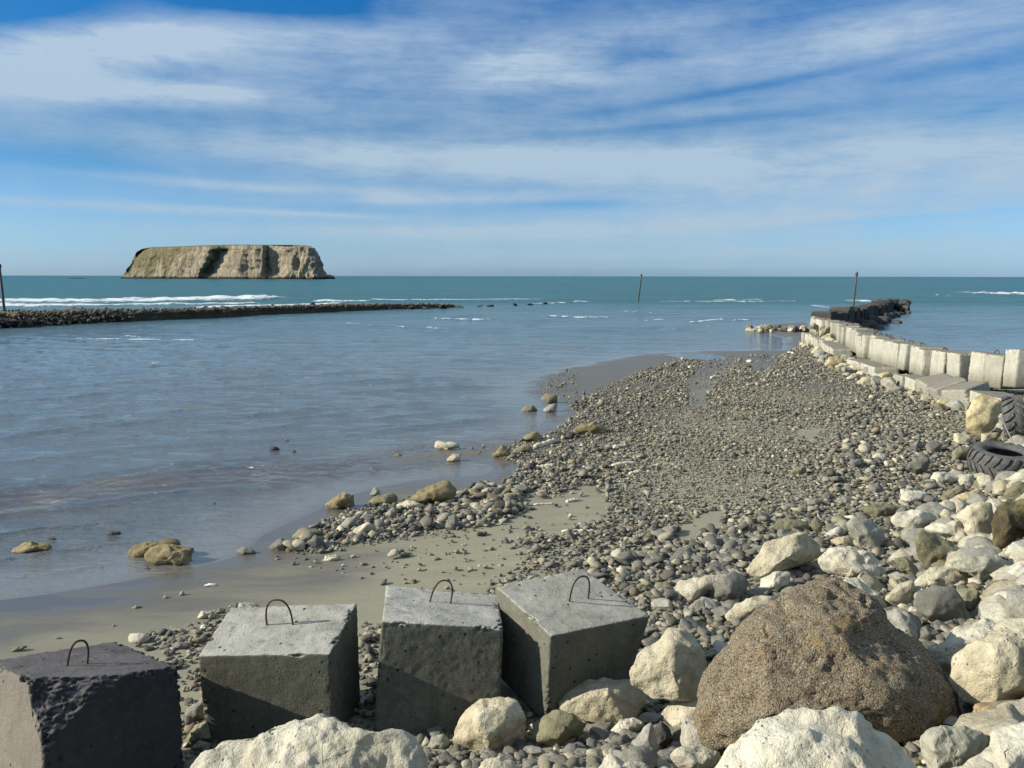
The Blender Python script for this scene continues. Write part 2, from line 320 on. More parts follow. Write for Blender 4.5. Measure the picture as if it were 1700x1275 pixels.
# ------------------------------------------------------------ ground sheet
def axis(c, w, n, far):
    u = np.linspace(-1, 1, n); k = np.arcsinh(far/w)
    return c+w*np.sinh(u*k)
gx = axis(3, 9, 420, 30000); gy = axis(12, 10, 460, 30000)
X, Y = np.meshgrid(gx, gy); Z = H(X, Y)
def grid_faces(nr, nc):
    i = np.arange(nr-1)[:, None]*nc+np.arange(nc-1)[None]; i = i.ravel(); return np.stack([i, i+1, i+nc+1, i+nc], 1)
g_o = mesh_np('beach_ground', np.stack([X, Y, Z], -1).reshape(-1, 3), grid_faces(*X.shape), M['sand']); tag(g_o, kind='structure')
# ------------------------------------------------------------ water
rows = np.concatenate([np.geomspace(.12, 20, 150), np.arange(20.8, 620, .9), np.geomspace(625, 2600, 40)])
yy = np.sort(CH*F/rows); yy = np.concatenate([[-300, -60, -15, -4], yy])
cu = np.concatenate([[-8, -4, -2], np.linspace(-1.1, 1.1, 430), [2, 4, 8]])
WX = cu[None, :]*np.maximum(np.abs(yy)[:, None], 5); WY = np.repeat(yy[:, None], len(cu), 1)
hg = H(WX, WY); dep = np.clip(-hg, 0, 5)
fade = np.exp(-WY/260)
ph = .15*WX+WY*1.0+1.2*wob(WX, WY, .18)
lag = np.clip((dep-.0)/.12, 0, 1)
amp = (.036+.04*np.clip((WY-25)/60, 0, 1))*lag
WZ = amp*(np.sin(ph*2.4+wob(WX, WY, .5, 3)*1.5)*(.5+.5*wob(WX, WY, .3, 5))+.5*np.sin(ph*5.3+.8*WX+wob(WX, WY, .9, 4)*2)*(.5+.5*wob(WX, WY, .45, 2)))*np.clip(1.2-WY/160, 0, 1)
WZ += .011*lag*np.clip(1.4-WY/40, 0, 1)*np.sin(ph*8.5+2.2*wob(WX, WY, 1.1, 12)+.6*WX)*(.5+.5*wob(WX, WY, .8, 13))
WZ += .16*np.clip((WY-60)/60, 0, 1)*np.exp(-WY/500)*(wob(WX, WY*3, .11, 7)+.5*wob(WX*1.7, WY*4, .23, 9))
barpts = [tuple(on_z(x, y)[:2]) for x, y in [(-300,880),(0,832),(150,815),(300,797),(450,786),(600,768),(720,752),(860,738)]]
bd = seg_dist(WX, WY, barpts, False); bw = .5+.045*np.clip(WY, 0, 20)
bar = np.exp(-(bd/bw)**2)*np.clip(.8+.5*wob(WX, WY, .9, 6), 0, 1)
shoreward = np.clip((bd-.2)/.8, 0, 1)
WZ += .034*bar*np.clip(wob(WX*1.2+WY, WY*2.2, 5.1, 4), -.3, 1)
crest = np.maximum(0, np.sin(bd*1.9+1.6*wob(WX, WY, .33, 2)))**14+.8*np.maximum(0, np.sin(bd*4.7+1.3+1.9*wob(WX, WY, .5, 8)))**12*(.5+.5*wob(WX, WY, .7, 1))
WZ += .075*crest*np.clip(dep/.05, 0, 1)*np.clip(1.5-WY/40, 0, 1)*(.4+.6*np.clip(.5+wob(WX*.6, WY, .6, 11), 0, 1))
# foam of the small breakers: where it lies on the water
FOAM = [([(-60,504),(0,503),(140,502),(240,501),(330,499),(455,497)], 520, 3.0, .5), ([(-40,508),(140,508),(300,506),(420,505)], 220, 2.5, .25), ([(330,512),(470,508),(560,505)], 110, 1.6, .2), ([(528,500.5),(605,501)], 70, 1.2, .28), ([(215,498),(300,497),(450,495.5)], 160, 1.5, .35),
     ([(722,529),(782,531)], 60, .8, .12), ([(788,531.5),(812,530.5)], 24, .6, .12), ([(908,524.5),(960,527),(1010,526.5)], 90, .8, .14), ([(1035,517.5),(1052,519)], 20, .7, .14), ([(1062,518),(1082,520)], 20, .7, .14), ([(1050,530),(1068,532)], 18, .7, .1), ([(1085,531),(1102,530)], 12, .7, .1),
     ([(580,537),(600,538)], 14, .5, .08), ([(608,539),(620,541)], 8, .5, .08), ([(660,543),(668,543)], 5, .5, .08), ([(712,544),(738,546)], 14, .5, .08), ([(1150,535),(1200,529)], 40, .6, .08), ([(1215,532),(1240,531)], 14, .6, .08),
     ([(1645,487),(1660,487.5),(1678,486.5)], 70, 1.4, .5), ([(1690,487),(1740,487)], 50, 1.4, .35), ([(1552,489.5),(1566,490)], 14, 1.0, .2), ([(955,501.5),(985,501)], 30, 1, .16), ([(1000,502),(1010,502)], 7, 1, .14), ([(880,505),(940,503)], 34, 1., .14), ([(1420,500),(1437,499)], 16, .9, .2), ([(1354,508.5),(1364,508.5)], 16, .6, .2),
     ([(560,507),(740,505)], 60, 1.2, .1), ([(1100,500),(1330,500)], 45, 1.6, .08), ([(620,497),(900,497)], 22, 1.5, .1), ([(1190,498),(1260,497)], 16, 1.4, .14), ([(130,563),(330,566)], 16, .35, .04), ([(155,557),(162,557)], 3, .3, .05), ([(205,558),(232,560)], 6, .3, .05)]
fm = np.zeros_like(WX)
for pl, n_, w_, h_ in FOAM:
    q_ = [tuple(on_z(a_, b_)[:2]) for a_, b_ in pl]; xs_ = [p_[0] for p_ in q_]; D_ = np.mean([p_[1] for p_ in q_])
    wd = D_*D_/(CH*F)*(.55 if h_ < .2 else 1.8 if h_ < .4 else 3.6); sl = (WX > min(xs_)-6) & (WX < max(xs_)+6) & (np.abs(WY-D_) < 6*wd+12)
    if not sl.any(): continue
    dd_ = np.zeros_like(WX)+99; ax_, ay_ = WX[sl], WY[sl]; best = np.full(ax_.shape, 1e9)
    for (x0_, y0_), (x1_, y1_) in zip(q_[:-1], q_[1:]):
        t_ = np.clip(((ax_-x0_)*(x1_-x0_))/((x1_-x0_)**2+1e-9), 0, 1); best = np.minimum(best, np.hypot((ax_-x0_-t_*(x1_-x0_))/.35, (ay_-y0_-t_*(y1_-y0_))/wd))
    v_ = np.clip(1.25-best, 0, 1)*(1. if n_ > 12 else .85); fm[sl] = np.maximum(fm[sl], v_); WZ[sl] += v_*h_*1.2*np.clip(.7+.5*wob(ax_, ay_, .8, 3), 0, 1.2)
side = np.where(WX > 14.5+np.clip(WY-32, 0, 200)*.33, 1., 0.)     # sea on the far side of the groyne
def lerpc(t, a, b): return a[None, None]*(1-t[..., None])+b[None, None]*t[..., None]
A_ = np.array
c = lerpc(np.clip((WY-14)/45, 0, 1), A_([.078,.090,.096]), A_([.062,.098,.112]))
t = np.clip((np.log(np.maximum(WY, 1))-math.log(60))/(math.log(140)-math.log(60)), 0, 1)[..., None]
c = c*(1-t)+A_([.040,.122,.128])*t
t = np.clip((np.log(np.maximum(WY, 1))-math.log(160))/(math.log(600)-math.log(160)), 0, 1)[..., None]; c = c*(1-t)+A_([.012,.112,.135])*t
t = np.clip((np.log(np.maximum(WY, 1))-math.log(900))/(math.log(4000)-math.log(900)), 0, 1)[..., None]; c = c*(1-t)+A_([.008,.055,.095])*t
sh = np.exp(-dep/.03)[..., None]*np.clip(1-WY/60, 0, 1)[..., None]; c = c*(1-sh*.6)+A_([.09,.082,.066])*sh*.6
fl0 = (np.clip(1-dep/.05, 0, 1)*np.clip(1.3-WY/40, 0, 1))[..., None]; c = c*(1-fl0*.85)+A_([.165,.168,.162])*fl0*.85; fe = np.exp(-dep/.006)[..., None]*np.clip(1.5-WY/30, 0, 1)[..., None]; c = c*(1-fe)+A_([.112,.102,.083])*fe  # pale film colour: light sand beneath, with sky reflection put into the base colour
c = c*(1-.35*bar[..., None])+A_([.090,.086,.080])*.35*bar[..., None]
opn = np.clip((np.log(np.maximum(WY, 1))-math.log(45))/(math.log(130)-math.log(45)), 0, 1)
film = np.clip(1-dep/.035, 0, 1)*np.clip(1-bar*1.5, 0, 1)*np.clip(1-WY/40, 0, 1)
aux = np.stack([opn, film, np.clip(WY/150, 0, 1), np.ones_like(opn)], -1)
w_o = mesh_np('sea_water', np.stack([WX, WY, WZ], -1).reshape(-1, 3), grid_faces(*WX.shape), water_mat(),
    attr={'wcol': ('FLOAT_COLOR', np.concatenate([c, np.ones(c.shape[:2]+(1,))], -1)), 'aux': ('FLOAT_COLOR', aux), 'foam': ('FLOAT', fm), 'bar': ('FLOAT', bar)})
tag(w_o, kind='structure')
# ------------------------------------------------------------ rocks
def facet(v, k, rr, lo=.68, hi=.92, front=False):
    v = v.copy()
    for _ in range(k):
        n = rr.normal(size=3); n /= np.linalg.norm(n)
        if front:
            n[2] = abs(n[2])+.45; n /= np.linalg.norm(n)
        d = rr.uniform(lo, hi); s = v@n; e = np.maximum(s-d, 0); v -= (e*.93)[:, None]*n
    return v
def radial(poly_c, th):
    """distance from the centroid to the traced outline at angles th"""
    out = np.zeros_like(th)
    ds = np.stack([np.cos(th), np.sin(th)], 1)
    n = len(poly_c)
    for i in range(n):
        a = poly_c[i]; b = poly_c[(i+1) % n]; e = b-a
        den = ds[:, 0]*e[1]-ds[:, 1]*e[0]; den = np.where(np.abs(den) < 1e-9, 1e-9, den)
        t = (a[0]*e[1]-a[1]*e[0])/den; s = (a[0]*ds[:, 1]-a[1]*ds[:, 0])/den
        ok = (t > 0) & (s >= -1e-6) & (s <= 1+1e-6); out = np.maximum(out, np.where(ok, t, 0))
    return out
def poly_rock(name, poly, mat, seed, thick=.8, rough=1.0, sub=None, fr=7, gy=None, ddep=0.0, pebbly=False):
    poly = np.array(poly, float); cx, cy = (poly.max(0)+poly.min(0))/2
    # area centroid
    x, y = poly[:, 0], poly[:, 1]; x1, y1 = np.roll(x, -1), np.roll(y, -1); cr = x*y1-x1*y; A = cr.sum()/2
    if abs(A) > 1: cx, cy = ((x+x1)*cr).sum()/(6*A), ((y+y1)*cr).sum()/(6*A)
    A = abs(A); by = gy if gy else poly[:, 1].max(); bx = cx
    g0, d0 = ground_hit(bx, by-1)
    size = math.sqrt(A)*d0/F; T = size*.5*thick; d = d0+T*.35+ddep
    wpx = math.sqrt(A); sub = sub or (6 if wpx > 260 else 5 if wpx > 70 else 4 if wpx > 30 else 3)
    rr = np.random.default_rng(seed); v0, f = ICO[sub]; v = facet(v0, fr, rr, .72, .94, True) if pebbly else facet(v0, int(fr*1.5), rr, .52, .88, True)
    tn = np.array([-.1, .85, .5]); tn /= np.linalg.norm(tn); s = v@tn; v -= (np.maximum(s-.8, 0)*.8)[:, None]*tn
    pc = np.stack([poly[:, 0]-cx, -(poly[:, 1]-cy)], 1); th = np.arctan2(v[:, 1], v[:, 0]); r = radial(pc, th)
    tt = np.linspace(-math.pi, math.pi, 180); rad = radial(pc, tt); k = np.ones(5)/5; rad = np.convolve(np.concatenate([rad[-2:], rad, rad[:2]]), k, 'valid'); r = np.interp(th, tt, rad)
    q = np.sqrt(v[:, 0]**2+v[:, 1]**2)
    px = cx+r*q*np.cos(th); py = cy-r*q*np.sin(th); dd = d-v[:, 2]*T
    # lean the face back: the lower part comes forward
    dd = dd+(cy-py)/max(1, (poly[:, 1].max()-poly[:, 1].min()))*T*.7
    w = CAM[None]+(CF[None]+CR[None]*((px-850)/F)[:, None]-CU[None]*((py-637.5)/F)[:, None])*dd[:, None]
    n = vnormals(w, f); fq = 1/size
    disp = fbm(w, 2.0*fq, seed, 6, .85)*.042*size*rough+ (ridged(w, 3.2*fq, seed+3, 4)-1.2)*.026*size*rough
    if sub >= 5: disp += fbm(w, 11*fq, seed+5, 3, .6)*.008*size*rough
    if pebbly: disp = fbm(w, 2.2*fq, seed, 5, .9)*.045*size-np.clip(fbm(w, 7., seed+4, 3, .6)-.25, 0, .5)*.09+fbm(w, 20., seed+2, 4, .3)*.014
    w = w+n*disp[:, None]
    base = np.array([w[:, 0].mean(), w[:, 1].mean(), w[:, 2].min()])
    return mesh_np(name, w-base, f, mat, loc=base)
FR = {'f': (0, 0, 1), '3': (1250, 630, 3.7778), '4': (1000, 880, 2.4286), '5': (0, 950, 3.4), '6': (500, 920, 2.4286), '7': (400, 680, 2.8333), 'L': (0, 680, 3.7778), 'M': (850, 560, 3.0909), '2': (1200, 430, 3.4)}
ROCKS = """
4|brown|boulder|huge brown conglomerate boulder with coarse pebbly crust, tallest stone in the foreground|410,620 450,540 520,420 620,340 710,300 740,240 800,200 880,172 960,185 1040,230 1120,290 1150,360 1230,430 1290,480 1340,540 1390,610 1425,690 1440,790 1380,850 1250,890 1000,900 700,900 520,890 430,860 405,740
4|white|boulder|big domed white boulder in front of the brown boulder at the bottom edge|450,1000 470,930 510,870 560,810 640,750 720,720 810,708 900,720 1000,735 1080,750 1180,790 1240,805 1290,880 1350,980 1350,1160 900,1250 480,1180
f|white|boulder|big rough white boulder in front of the second and third concrete cubes|312,1290 350,1245 400,1222 460,1200 530,1190 580,1203 640,1212 690,1220 706,1250 710,1310 620,1410 400,1420 310,1350
4|lichen|boulder|grey-green boulder blotched with black lichen at the foot of the brown boulder|1275,840 1320,800 1400,780 1470,785 1530,810 1565,850 1550,930 1480,990 1400,1030 1320,1010 1285,920
4|white|boulder|white boulder cut by the bottom right corner of the view|1380,975 1450,925 1520,890 1560,850 1560,800 1620,775 1700,775 1850,800 1850,1130 1450,1130
4|white|boulder|long white slab rising behind the shadowed boulder on the right edge|1290,470 1330,440 1400,400 1500,350 1640,328 1720,345 1800,400 1720,520 1520,650 1400,640 1350,540
4|cream|boulder|broad smooth cream boulder on the right edge with brown boulder's shadow on it|1420,520 1460,470 1540,430 1560,390 1620,360 1720,350 1850,400 1850,700 1720,705 1560,720 1450,700 1400,620
6|cream|boulder|upright yellowish boulder leaning beside the right end of the cube row|1325,480 1350,400 1420,350 1480,290 1540,290 1600,340 1650,430 1650,500 1615,590 1520,590 1400,580 1330,530
6|cream|boulder|angular cream boulder lying before the right-hand concrete cube|1030,590 1080,540 1150,500 1240,495 1350,490 1405,560 1390,620 1330,690 1230,705 1150,675 1060,640
6|cream|boulder|hollowed cream boulder standing at the foot of the third concrete cube|600,770 620,700 670,620 720,580 800,575 870,590 905,660 905,740 860,795 760,805 680,785
6|olive|boulder|yellow-grey mottled boulder between the hollowed boulder and the angular cream one|925,680 960,640 1040,625 1100,650 1155,690 1140,740 1080,775 1000,785 940,745
6|cream|boulder|small cream boulder tucked against the left side of the brown boulder|1445,640 1480,600 1560,585 1640,600 1650,730 1580,750 1500,695
6|cream|rock|pale rock on the bottom edge below the hollowed boulder|700,880 750,825 810,805 860,830 885,870 860,930 720,930
6|white|rock|pointed white rock on the bottom edge left of the domed boulder|1180,880 1240,800 1300,830 1380,840 1430,880 1350,940 1220,940
6|white|rock|flat white rock touching the bottom of the brown boulder on its left|1480,810 1560,770 1640,770 1700,800 1680,870 1550,905
6|white|rock|bluish white angular rock below the angular cream boulder|1245,720 1290,660 1350,655 1385,680 1350,730 1280,745
6|grey|rock|smooth dark grey oval cobble under the bluish white rock|1235,765 1260,728 1320,725 1342,755 1310,782 1260,782
6|palegrey|rock|jagged grey rock standing left of the brown boulder|1330,760 1380,700 1415,670 1440,730 1445,800 1380,815
6|dark|rock|dark angular rock with a peak left of the small cream boulder|1425,790 1425,700 1450,665 1500,700 1500,780
6|grey|rock|small knobbly dark rock between the peak rock and the brown boulder|1495,770 1500,715 1530,700 1550,740 1540,775
6|palegrey|rock|round pale grey rock on the rubble left of the hollowed boulder|500,790 530,735 580,722 605,760 590,800
4|white|boulder|elongated white-tipped boulder left of the brown boulder top|285,230 300,200 420,182 540,165 500,210 440,260 400,295 330,290 290,270
4|grey|boulder|smooth grey boulder half in shade beside the elongated white one|420,230 440,190 530,160 590,190 595,240 560,290 480,304 425,298
4|cream|boulder|broad domed boulder with a cracked face behind the brown boulder|570,165 620,110 660,50 740,20 820,10 880,50 885,100 820,140 750,158 640,200
4|white|rock|white rock right above the left shoulder of the brown boulder|630,230 640,190 700,165 765,165 760,210 730,240 680,262 640,260
4|white|boulder|bright white rounded boulder behind the top of the brown boulder|855,120 920,70 1010,65 1080,80 1130,140 1168,225 1090,235 1040,215 960,195 880,175
4|cream|rock|flat cream rock against the upper left slope of the brown boulder|495,345 540,290 620,262 700,265 720,300 620,350 525,388
4|grey|boulder|round olive-grey boulder right of the brown boulder top|1250,290 1270,240 1340,213 1420,232 1468,290 1472,350 1400,398 1340,380 1280,335
4|cream|rock|pale rock wedged left of the round olive-grey boulder|1130,280 1200,210 1260,200 1262,290 1200,312
4|cream|boulder|sloping cream boulder above the round olive-grey boulder|1228,240 1270,195 1320,150 1400,135 1470,165 1510,225 1430,240 1330,225 1270,235
4|lichen|boulder|long pale grey slab reaching up from the sloping cream boulder|1370,145 1450,110 1600,92 1645,130 1580,180 1530,215 1490,175
4|white|boulder|bright white block on the right edge above the long pale slab|1545,185 1600,140 1700,118 1800,130 1800,215 1700,207 1600,202
4|white|boulder|white boulder at right edge below the flat brownish slab|1560,265 1620,240 1700,243 1800,270 1800,345 1650,335 1585,300
4|olive|rock|olive rock right of the round olive-grey boulder|1410,235 1500,228 1545,270 1550,315 1480,335 1430,290
4|grey|rock|small grey-green rock at the base of the round olive-grey boulder|1260,400 1310,382 1370,415 1335,460 1285,462
4|olive|rock|flat brownish slab under the bright white block on the right|1535,205 1610,195 1760,210 1760,250 1640,250 1550,235
4|white|rock|small white wedge below the left of the round olive-grey boulder|1228,330 1245,300 1290,320 1330,365 1270,360
4|palegrey|rock|grey slab resting on the right slope of the brown boulder|1140,330 1190,310 1260,370 1310,440 1280,480 1200,420
4|white|boulder|pale domed boulder hidden behind the right shoulder of the brown boulder|960,200 1030,190 1100,240 1160,300 1140,350 1060,330 990,270
3|white|boulder|long white boulder in the middle of the right-hand rocks|850,870 900,835 1010,810 1130,830 1180,870 1080,920 1040,1010 1000,1030 930,955
3|white|boulder|peaked pale boulder behind the long white boulder|1080,825 1130,780 1210,752 1260,770 1292,805 1240,862 1180,858
3|cream|boulder|tall cream boulder with a flat shaded side left of the ochre boulder|1222,860 1300,805 1430,758 1500,770 1515,850 1490,960 1462,1070 1400,1060 1300,890
3|white|boulder|flat speckled white boulder leaning on the tall cream boulder|1010,925 1150,890 1300,885 1400,945 1455,1010 1440,1060 1370,1075 1200,990
3|olive|boulder|egg-shaped olive boulder with dark cracks below the speckled white one|1010,985 1060,930 1150,960 1250,1030 1390,1095 1310,1130 1150,1170 1080,1195 1035,1110
3|palegrey|boulder|ribbed grey boulder with vertical grooves|578,900 640,858 750,870 820,930 832,1000 780,1072 680,1052 620,990
3|white|rock|narrow white rock left of the ribbed grey boulder|430,985 480,945 540,918 590,940 602,972 500,995
3|cream|rock|tan rock under the narrow white rock|468,1005 520,985 605,980 650,1040 560,1055
3|olive|rock|flat olive slab above the ribbed grey boulder|668,805 740,780 850,765 965,795 880,850 760,870
3|olive|boulder|long olive boulder on the cobbles at the edge of the boulder field|110,935 150,890 190,870 300,880 362,910 340,950 220,972 130,960
3|olive|rock|mottled rock beside the long olive boulder|355,905 400,870 450,900 430,965 370,960
3|white|boulder|flat-topped white rock nearest below the lying tyre|1098,625 1130,575 1250,578 1305,610 1260,650 1130,665
3|white|rock|white wedge rock just left below the lying tyre|1270,605 1300,590 1385,590 1402,640 1370,662 1280,652
3|cream|rock|cracked cream rock directly under the lying tyre|1398,605 1480,590 1540,640 1515,705 1430,675
3|white|boulder|white slab at the right edge below the lying tyre|1528,705 1600,645 1700,595 1800,580 1800,700 1650,690
3|yellow|rock|yellowish ridged rock above the tall cream boulder|1235,745 1340,700 1420,680 1472,730 1380,775 1290,785
3|olive|rock|greenish flat rock left of the yellowish ridged rock|1165,735 1240,680 1340,665 1330,710 1250,755
3|ochre|boulder|dark ochre hollow boulder at the right edge|1500,900 1530,810 1570,770 1700,730 1800,740 1800,1000 1700,985 1620,1060 1560,1085 1490,1060
3|white|rock|white broken rock among the grey cobbles above the long white boulder|918,750 930,682 1010,690 1100,705 1090,760 1000,785 940,785
3|yellow|boulder|large pale yellow boulder at the foot of the groyne beside the tyres|1335,270 1345,190 1380,120 1430,70 1490,85 1570,120 1590,190 1545,210 1520,310 1450,365 1370,350 1330,320
3|cream|rock|cream rock right under the large yellow boulder|1430,335 1560,325 1530,395 1460,432 1430,400
3|grey|rock|dark grey rock high among the cobbles below the groyne|975,410 1040,370 1085,410 1030,455
3|grey|rock|bluish grey rock beside the dark grey one among the cobbles|1075,405 1130,380 1195,400 1160,460 1090,465
3|grey|rock|upright grey rock casting a black shadow on the cobbles|970,540 1015,485 1080,458 1118,500 1095,570 1010,610
3|olive|rock|brown-olive rock stack left of the lying tyre|1240,450 1305,408 1372,430 1345,500 1255,515
3|cream|rock|squarish tan rock above the brown-olive rock|1250,400 1262,335 1330,330 1390,360 1360,400 1280,415
3|grey|rock|dark pointed rock on the cobbles left of the broken white rock|718,690 745,650 790,640 835,690 780,725
3|olive|rock|solitary mustard rock on the fine shingle|238,575 280,540 335,545 345,590 290,605
3|grey|rock|wide flat grey cobble above the flat olive slab|515,765 570,725 640,745 655,780 560,790
3|grey|rock|round grey cobble left of the wide flat grey one|330,775 390,738 445,762 430,795 360,800
3|grey|rock|flat dark slab cobble under the mustard rock's level|590,515 680,490 705,520 640,565
3|white|rock|small white rock amid dark cobbles|735,495 780,455 855,470 835,505
3|white|rock|round white boulder on the right edge below the ochre boulder|1575,1085 1630,1010 1700,1005 1800,1040 1800,1130 1640,1125
3|olive|rock|olive rock in the shade right of the bright white rounded boulder|880,1120 960,1100 1040,1180 1090,1240 1010,1260 930,1200
7|tan|boulder|largest yellow boulder of the rocks on the sandy shore|790,425 850,370 930,340 980,338 1010,380 1012,430 890,458 800,445
7|tan|boulder|rounded pale boulder at the water side of the shore rocks|393,452 430,410 480,393 538,400 538,460 470,474 410,472
7|olive|boulder|flat dark-capped rock between the pale boulder and the largest yellow one|588,432 650,400 720,393 752,420 710,452 600,458
7|palegrey|rock|pointed grey rock poking up behind the flat dark-capped rock|605,405 630,360 662,390 648,408
7|cream|rock|low cream rock in front of the largest yellow shore boulder|728,450 790,422 880,455 820,475 740,470
7|olive|boulder|dark flat-topped boulder at the left end of the shore rocks|233,602 290,550 370,560 402,590 310,615 240,610
7|cream|rock|small bright rock under the dark flat-topped boulder|218,645 260,605 300,620 303,662 240,672
7|grey|rock|grey upright rock right of the small bright rock|308,625 350,585 382,610 362,662 320,664
7|grey|rock|leftmost grey rock of the shore rocks beside the shallow film of water|125,650 190,600 222,630 205,668 140,668
7|palegrey|rock|pale lump on the left slope of the shore rock pile|468,545 500,508 555,500 545,562 480,565
7|palegrey|rock|rounded rock on top of the shore rock pile|562,515 590,474 635,500 612,528
7|palegrey|rock|sharp pale rock at the crest of the shore rock pile|672,495 720,455 745,480 705,512
7|cream|rock|pale flat rock in the middle of the shore rock pile|518,570 600,525 645,560 565,600 520,600
7|grey|rock|blunt grey rock at the foot of the shore rock pile|505,610 570,570 590,620 520,625
7|grey|rock|pale grey rock low on the right of the shore rock pile|752,535 800,498 840,525 785,545
7|grey|rock|squat rock right of the pale grey one in the shore rock pile|838,525 900,498 892,545 845,548
7|grey|rock|tall narrow grey rock in the shore rock pile|975,505 1010,485 1035,555 990,565
7|dark|boulder|black rock at the right end of the shore rock pile|1165,465 1220,422 1278,445 1262,480 1200,482
7|grey|rock|grey rock with a long shadow above the black shore rock|1292,385 1330,352 1375,370 1352,398
7|grey|rock|blocky rock just below the black shore rock|1102,535 1150,508 1185,540 1140,555
7|palegrey|rock|oblong pale grey rock right of the largest yellow shore boulder|938,445 1030,433 1034,472 970,474
7|cream|rock|pale elongated rock lying on the wet spit|908,182 915,145 1000,153 1042,165 1038,182 960,192
7|cream|rock|pale rock at the edge of the tidal pool|963,240 1000,205 1037,215 1032,248
7|tan|boulder|ochre boulder nearest the tidal pool at the shingle edge|1182,220 1230,163 1272,180 1272,217 1200,228
7|olive|boulder|dark ochre rock right of the tidal pool boulder|1273,195 1330,158 1382,180 1352,203 1290,208
7|tan|boulder|tan boulder on the shingle edge by the lagoon|1318,152 1340,115 1400,98 1422,130 1400,153
M|tan|boulder|long yellow-topped boulder at the lagoon edge of the shingle|308,482 350,440 430,428 488,450 492,492 420,500 330,492
M|dark|rock|dark rock under the left end of the long yellow-topped boulder|270,520 290,482 325,490 320,525
M|dark|rock|second dark rock left of the long yellow-topped boulder|215,520 240,485 275,495 270,522
M|olive|rock|low rock standing alone in the lagoon off the shingle|43,378 70,350 110,346 138,378 90,385
M|olive|rock|upper rock of the pair at the lagoon corner|142,315 180,283 232,295 238,335 190,342
M|palegrey|rock|lower pale rock of the pair at the lagoon corner|157,372 190,343 232,338 228,380 180,388
7|dark|rock|dark pointed rock in the lagoon ripples|128,195 155,168 188,188 170,198
7|dark|rock|small dark rock right of the dark pointed rock in the lagoon|230,208 250,188 268,208
7|grey|rock|small low rock above the dark pointed rock in the lagoon|192,153 215,137 242,152
7|olive|rock|small rock on the ripple bar|712,220 740,204 768,221
7|cream|rock|flat white rock on the sand below the shore rock pile|365,716 420,690 480,696 440,716
L|tan|boulder|long low ochre-grey rock at the far left in the shallows|48,903 90,860 180,830 290,833 342,865 320,888 200,903 70,911
L|dark|rock|small dark rock behind the long low rock at far left|278,823 320,799 362,815 330,832
L|tan|boulder|rear curved rock of the pair lying in the wet sand|798,925 820,870 880,833 980,825 1060,810 1142,828 1140,870 1000,900 910,942 820,938
L|tan|boulder|front angular rock of the pair lying in the wet sand|903,925 930,872 1020,843 1150,850 1238,878 1210,960 1100,985 960,970 910,945
L|dark|rock|dark flat rock alone in the shallows above the rock pair|648,793 690,763 765,766 762,788 700,796
L|grey|rock|grey rock at the tip of the shore rock pile in the wet sand|1472,890 1520,860 1582,875 1615,905 1520,915
L|dark|rock|small dark stone left of the rock pair|612,1003 640,990 678,1002 650,1008
L|dark|rock|small stone in the film of water before the rock pair|892,1008 930,990 958,1005 925,1012
L|dark|rock|tiny dark stone in the upper shallows at centre left|665,618 683,600 697,615 682,622
L|dark|rock|tiny dark stone on the wet sheen right of centre left|1315,600 1350,583 1368,596 1340,604
5|white|rock|bright white stone behind the dark leftmost cube|722,403 730,350 790,343 857,362 863,392 790,408
5|cream|rock|smooth oval stone on the sand left of the second cube|1103,265 1140,220 1200,223 1206,245 1120,272
5|grey|rock|dark stone beside the smooth oval stone on the sand|1208,240 1240,200 1282,208 1265,238
5|grey|rock|flat grey stone above the pebbles behind the leftmost cube|978,388 1030,355 1083,360 1075,390
5|grey|rock|oval grey pebble on the heap between the two left cubes|952,435 990,393 1075,400 1075,428 1000,442
5|grey|rock|round grey pebble beside the oval grey one behind the left cubes|893,435 920,408 965,415 955,442
5|olive|rock|half-buried flat stone far left on the sand|55,455 100,420 175,418 125,443
5|grey|rock|flat stone on open sand above the leftmost cube|733,210 770,188 818,195 765,210
5|palegrey|rock|small upright stone on open sand|918,153 935,126 958,148
5|palegrey|rock|second upright stone casting a shadow on open sand|1008,138 1030,103 1053,127
5|grey|rock|lone little stone on the sand at the left|308,383 330,364 354,376
5|grey|rock|lone little stone on the sand below the flat stone|625,312 645,293 663,311
5|palegrey|rock|pale stone in the gap between the two left cubes|1040,815 1090,742 1155,728 1165,820 1100,850
5|olive|rock|green-grey stone low in the gap between the two left cubes|1040,960 1100,860 1175,838 1200,940 1070,1000
5|palegrey|rock|lumpy stone at the bottom of the gap between the two left cubes|1075,1000 1130,948 1195,970 1170,1025
2|yellow|boulder|yellow boulder against the lower blocks midway along the groyne|568,605 600,550 650,543 692,580 650,612
2|yellow|boulder|ochre boulder at the foot of the lower row of blocks|848,692 880,640 950,633 960,680 900,702
2|cream|boulder|tan boulder heap stone below the groyne middle|668,642 720,590 800,588 825,620 740,645
2|cream|rock|cream rock between the tan and ochre boulders below the groyne|688,675 740,640 785,650 765,688
2|yellow|boulder|greenish yellow boulder below the tilted slabs|1195,835 1210,790 1260,780 1310,800 1300,845
"""
PAL = {'boulder': 'boulder', 'rock': 'boulder'}
sd = 100; rock_boxes = []
for ln in ROCKS.strip().split('\n'):
    fr, mt, kind, lab, pl = ln.split('|'); ox, oy, s = FR[fr]
    poly = [(ox+float(a.split(',')[0])/s, oy+float(a.split(',')[1])/s) for a in pl.split()]
    sd += 1; big = mt == 'brown'
    dz = -.95 if lab.startswith('upright yellowish boulder leaning') else 0.
    o = poly_rock(kind, poly, M[mt], sd, ddep=dz, thick=.95 if big else .85, fr=4 if big else 14 if mt == 'tan' else 9, pebbly=big, rough=2.0 if mt == 'tan' else 1.3 if mt in ('white', 'yellow') else 1.)
    tag(o, lab, 'rock' if kind == 'rock' else 'boulder')
    rock_boxes.append(poly)
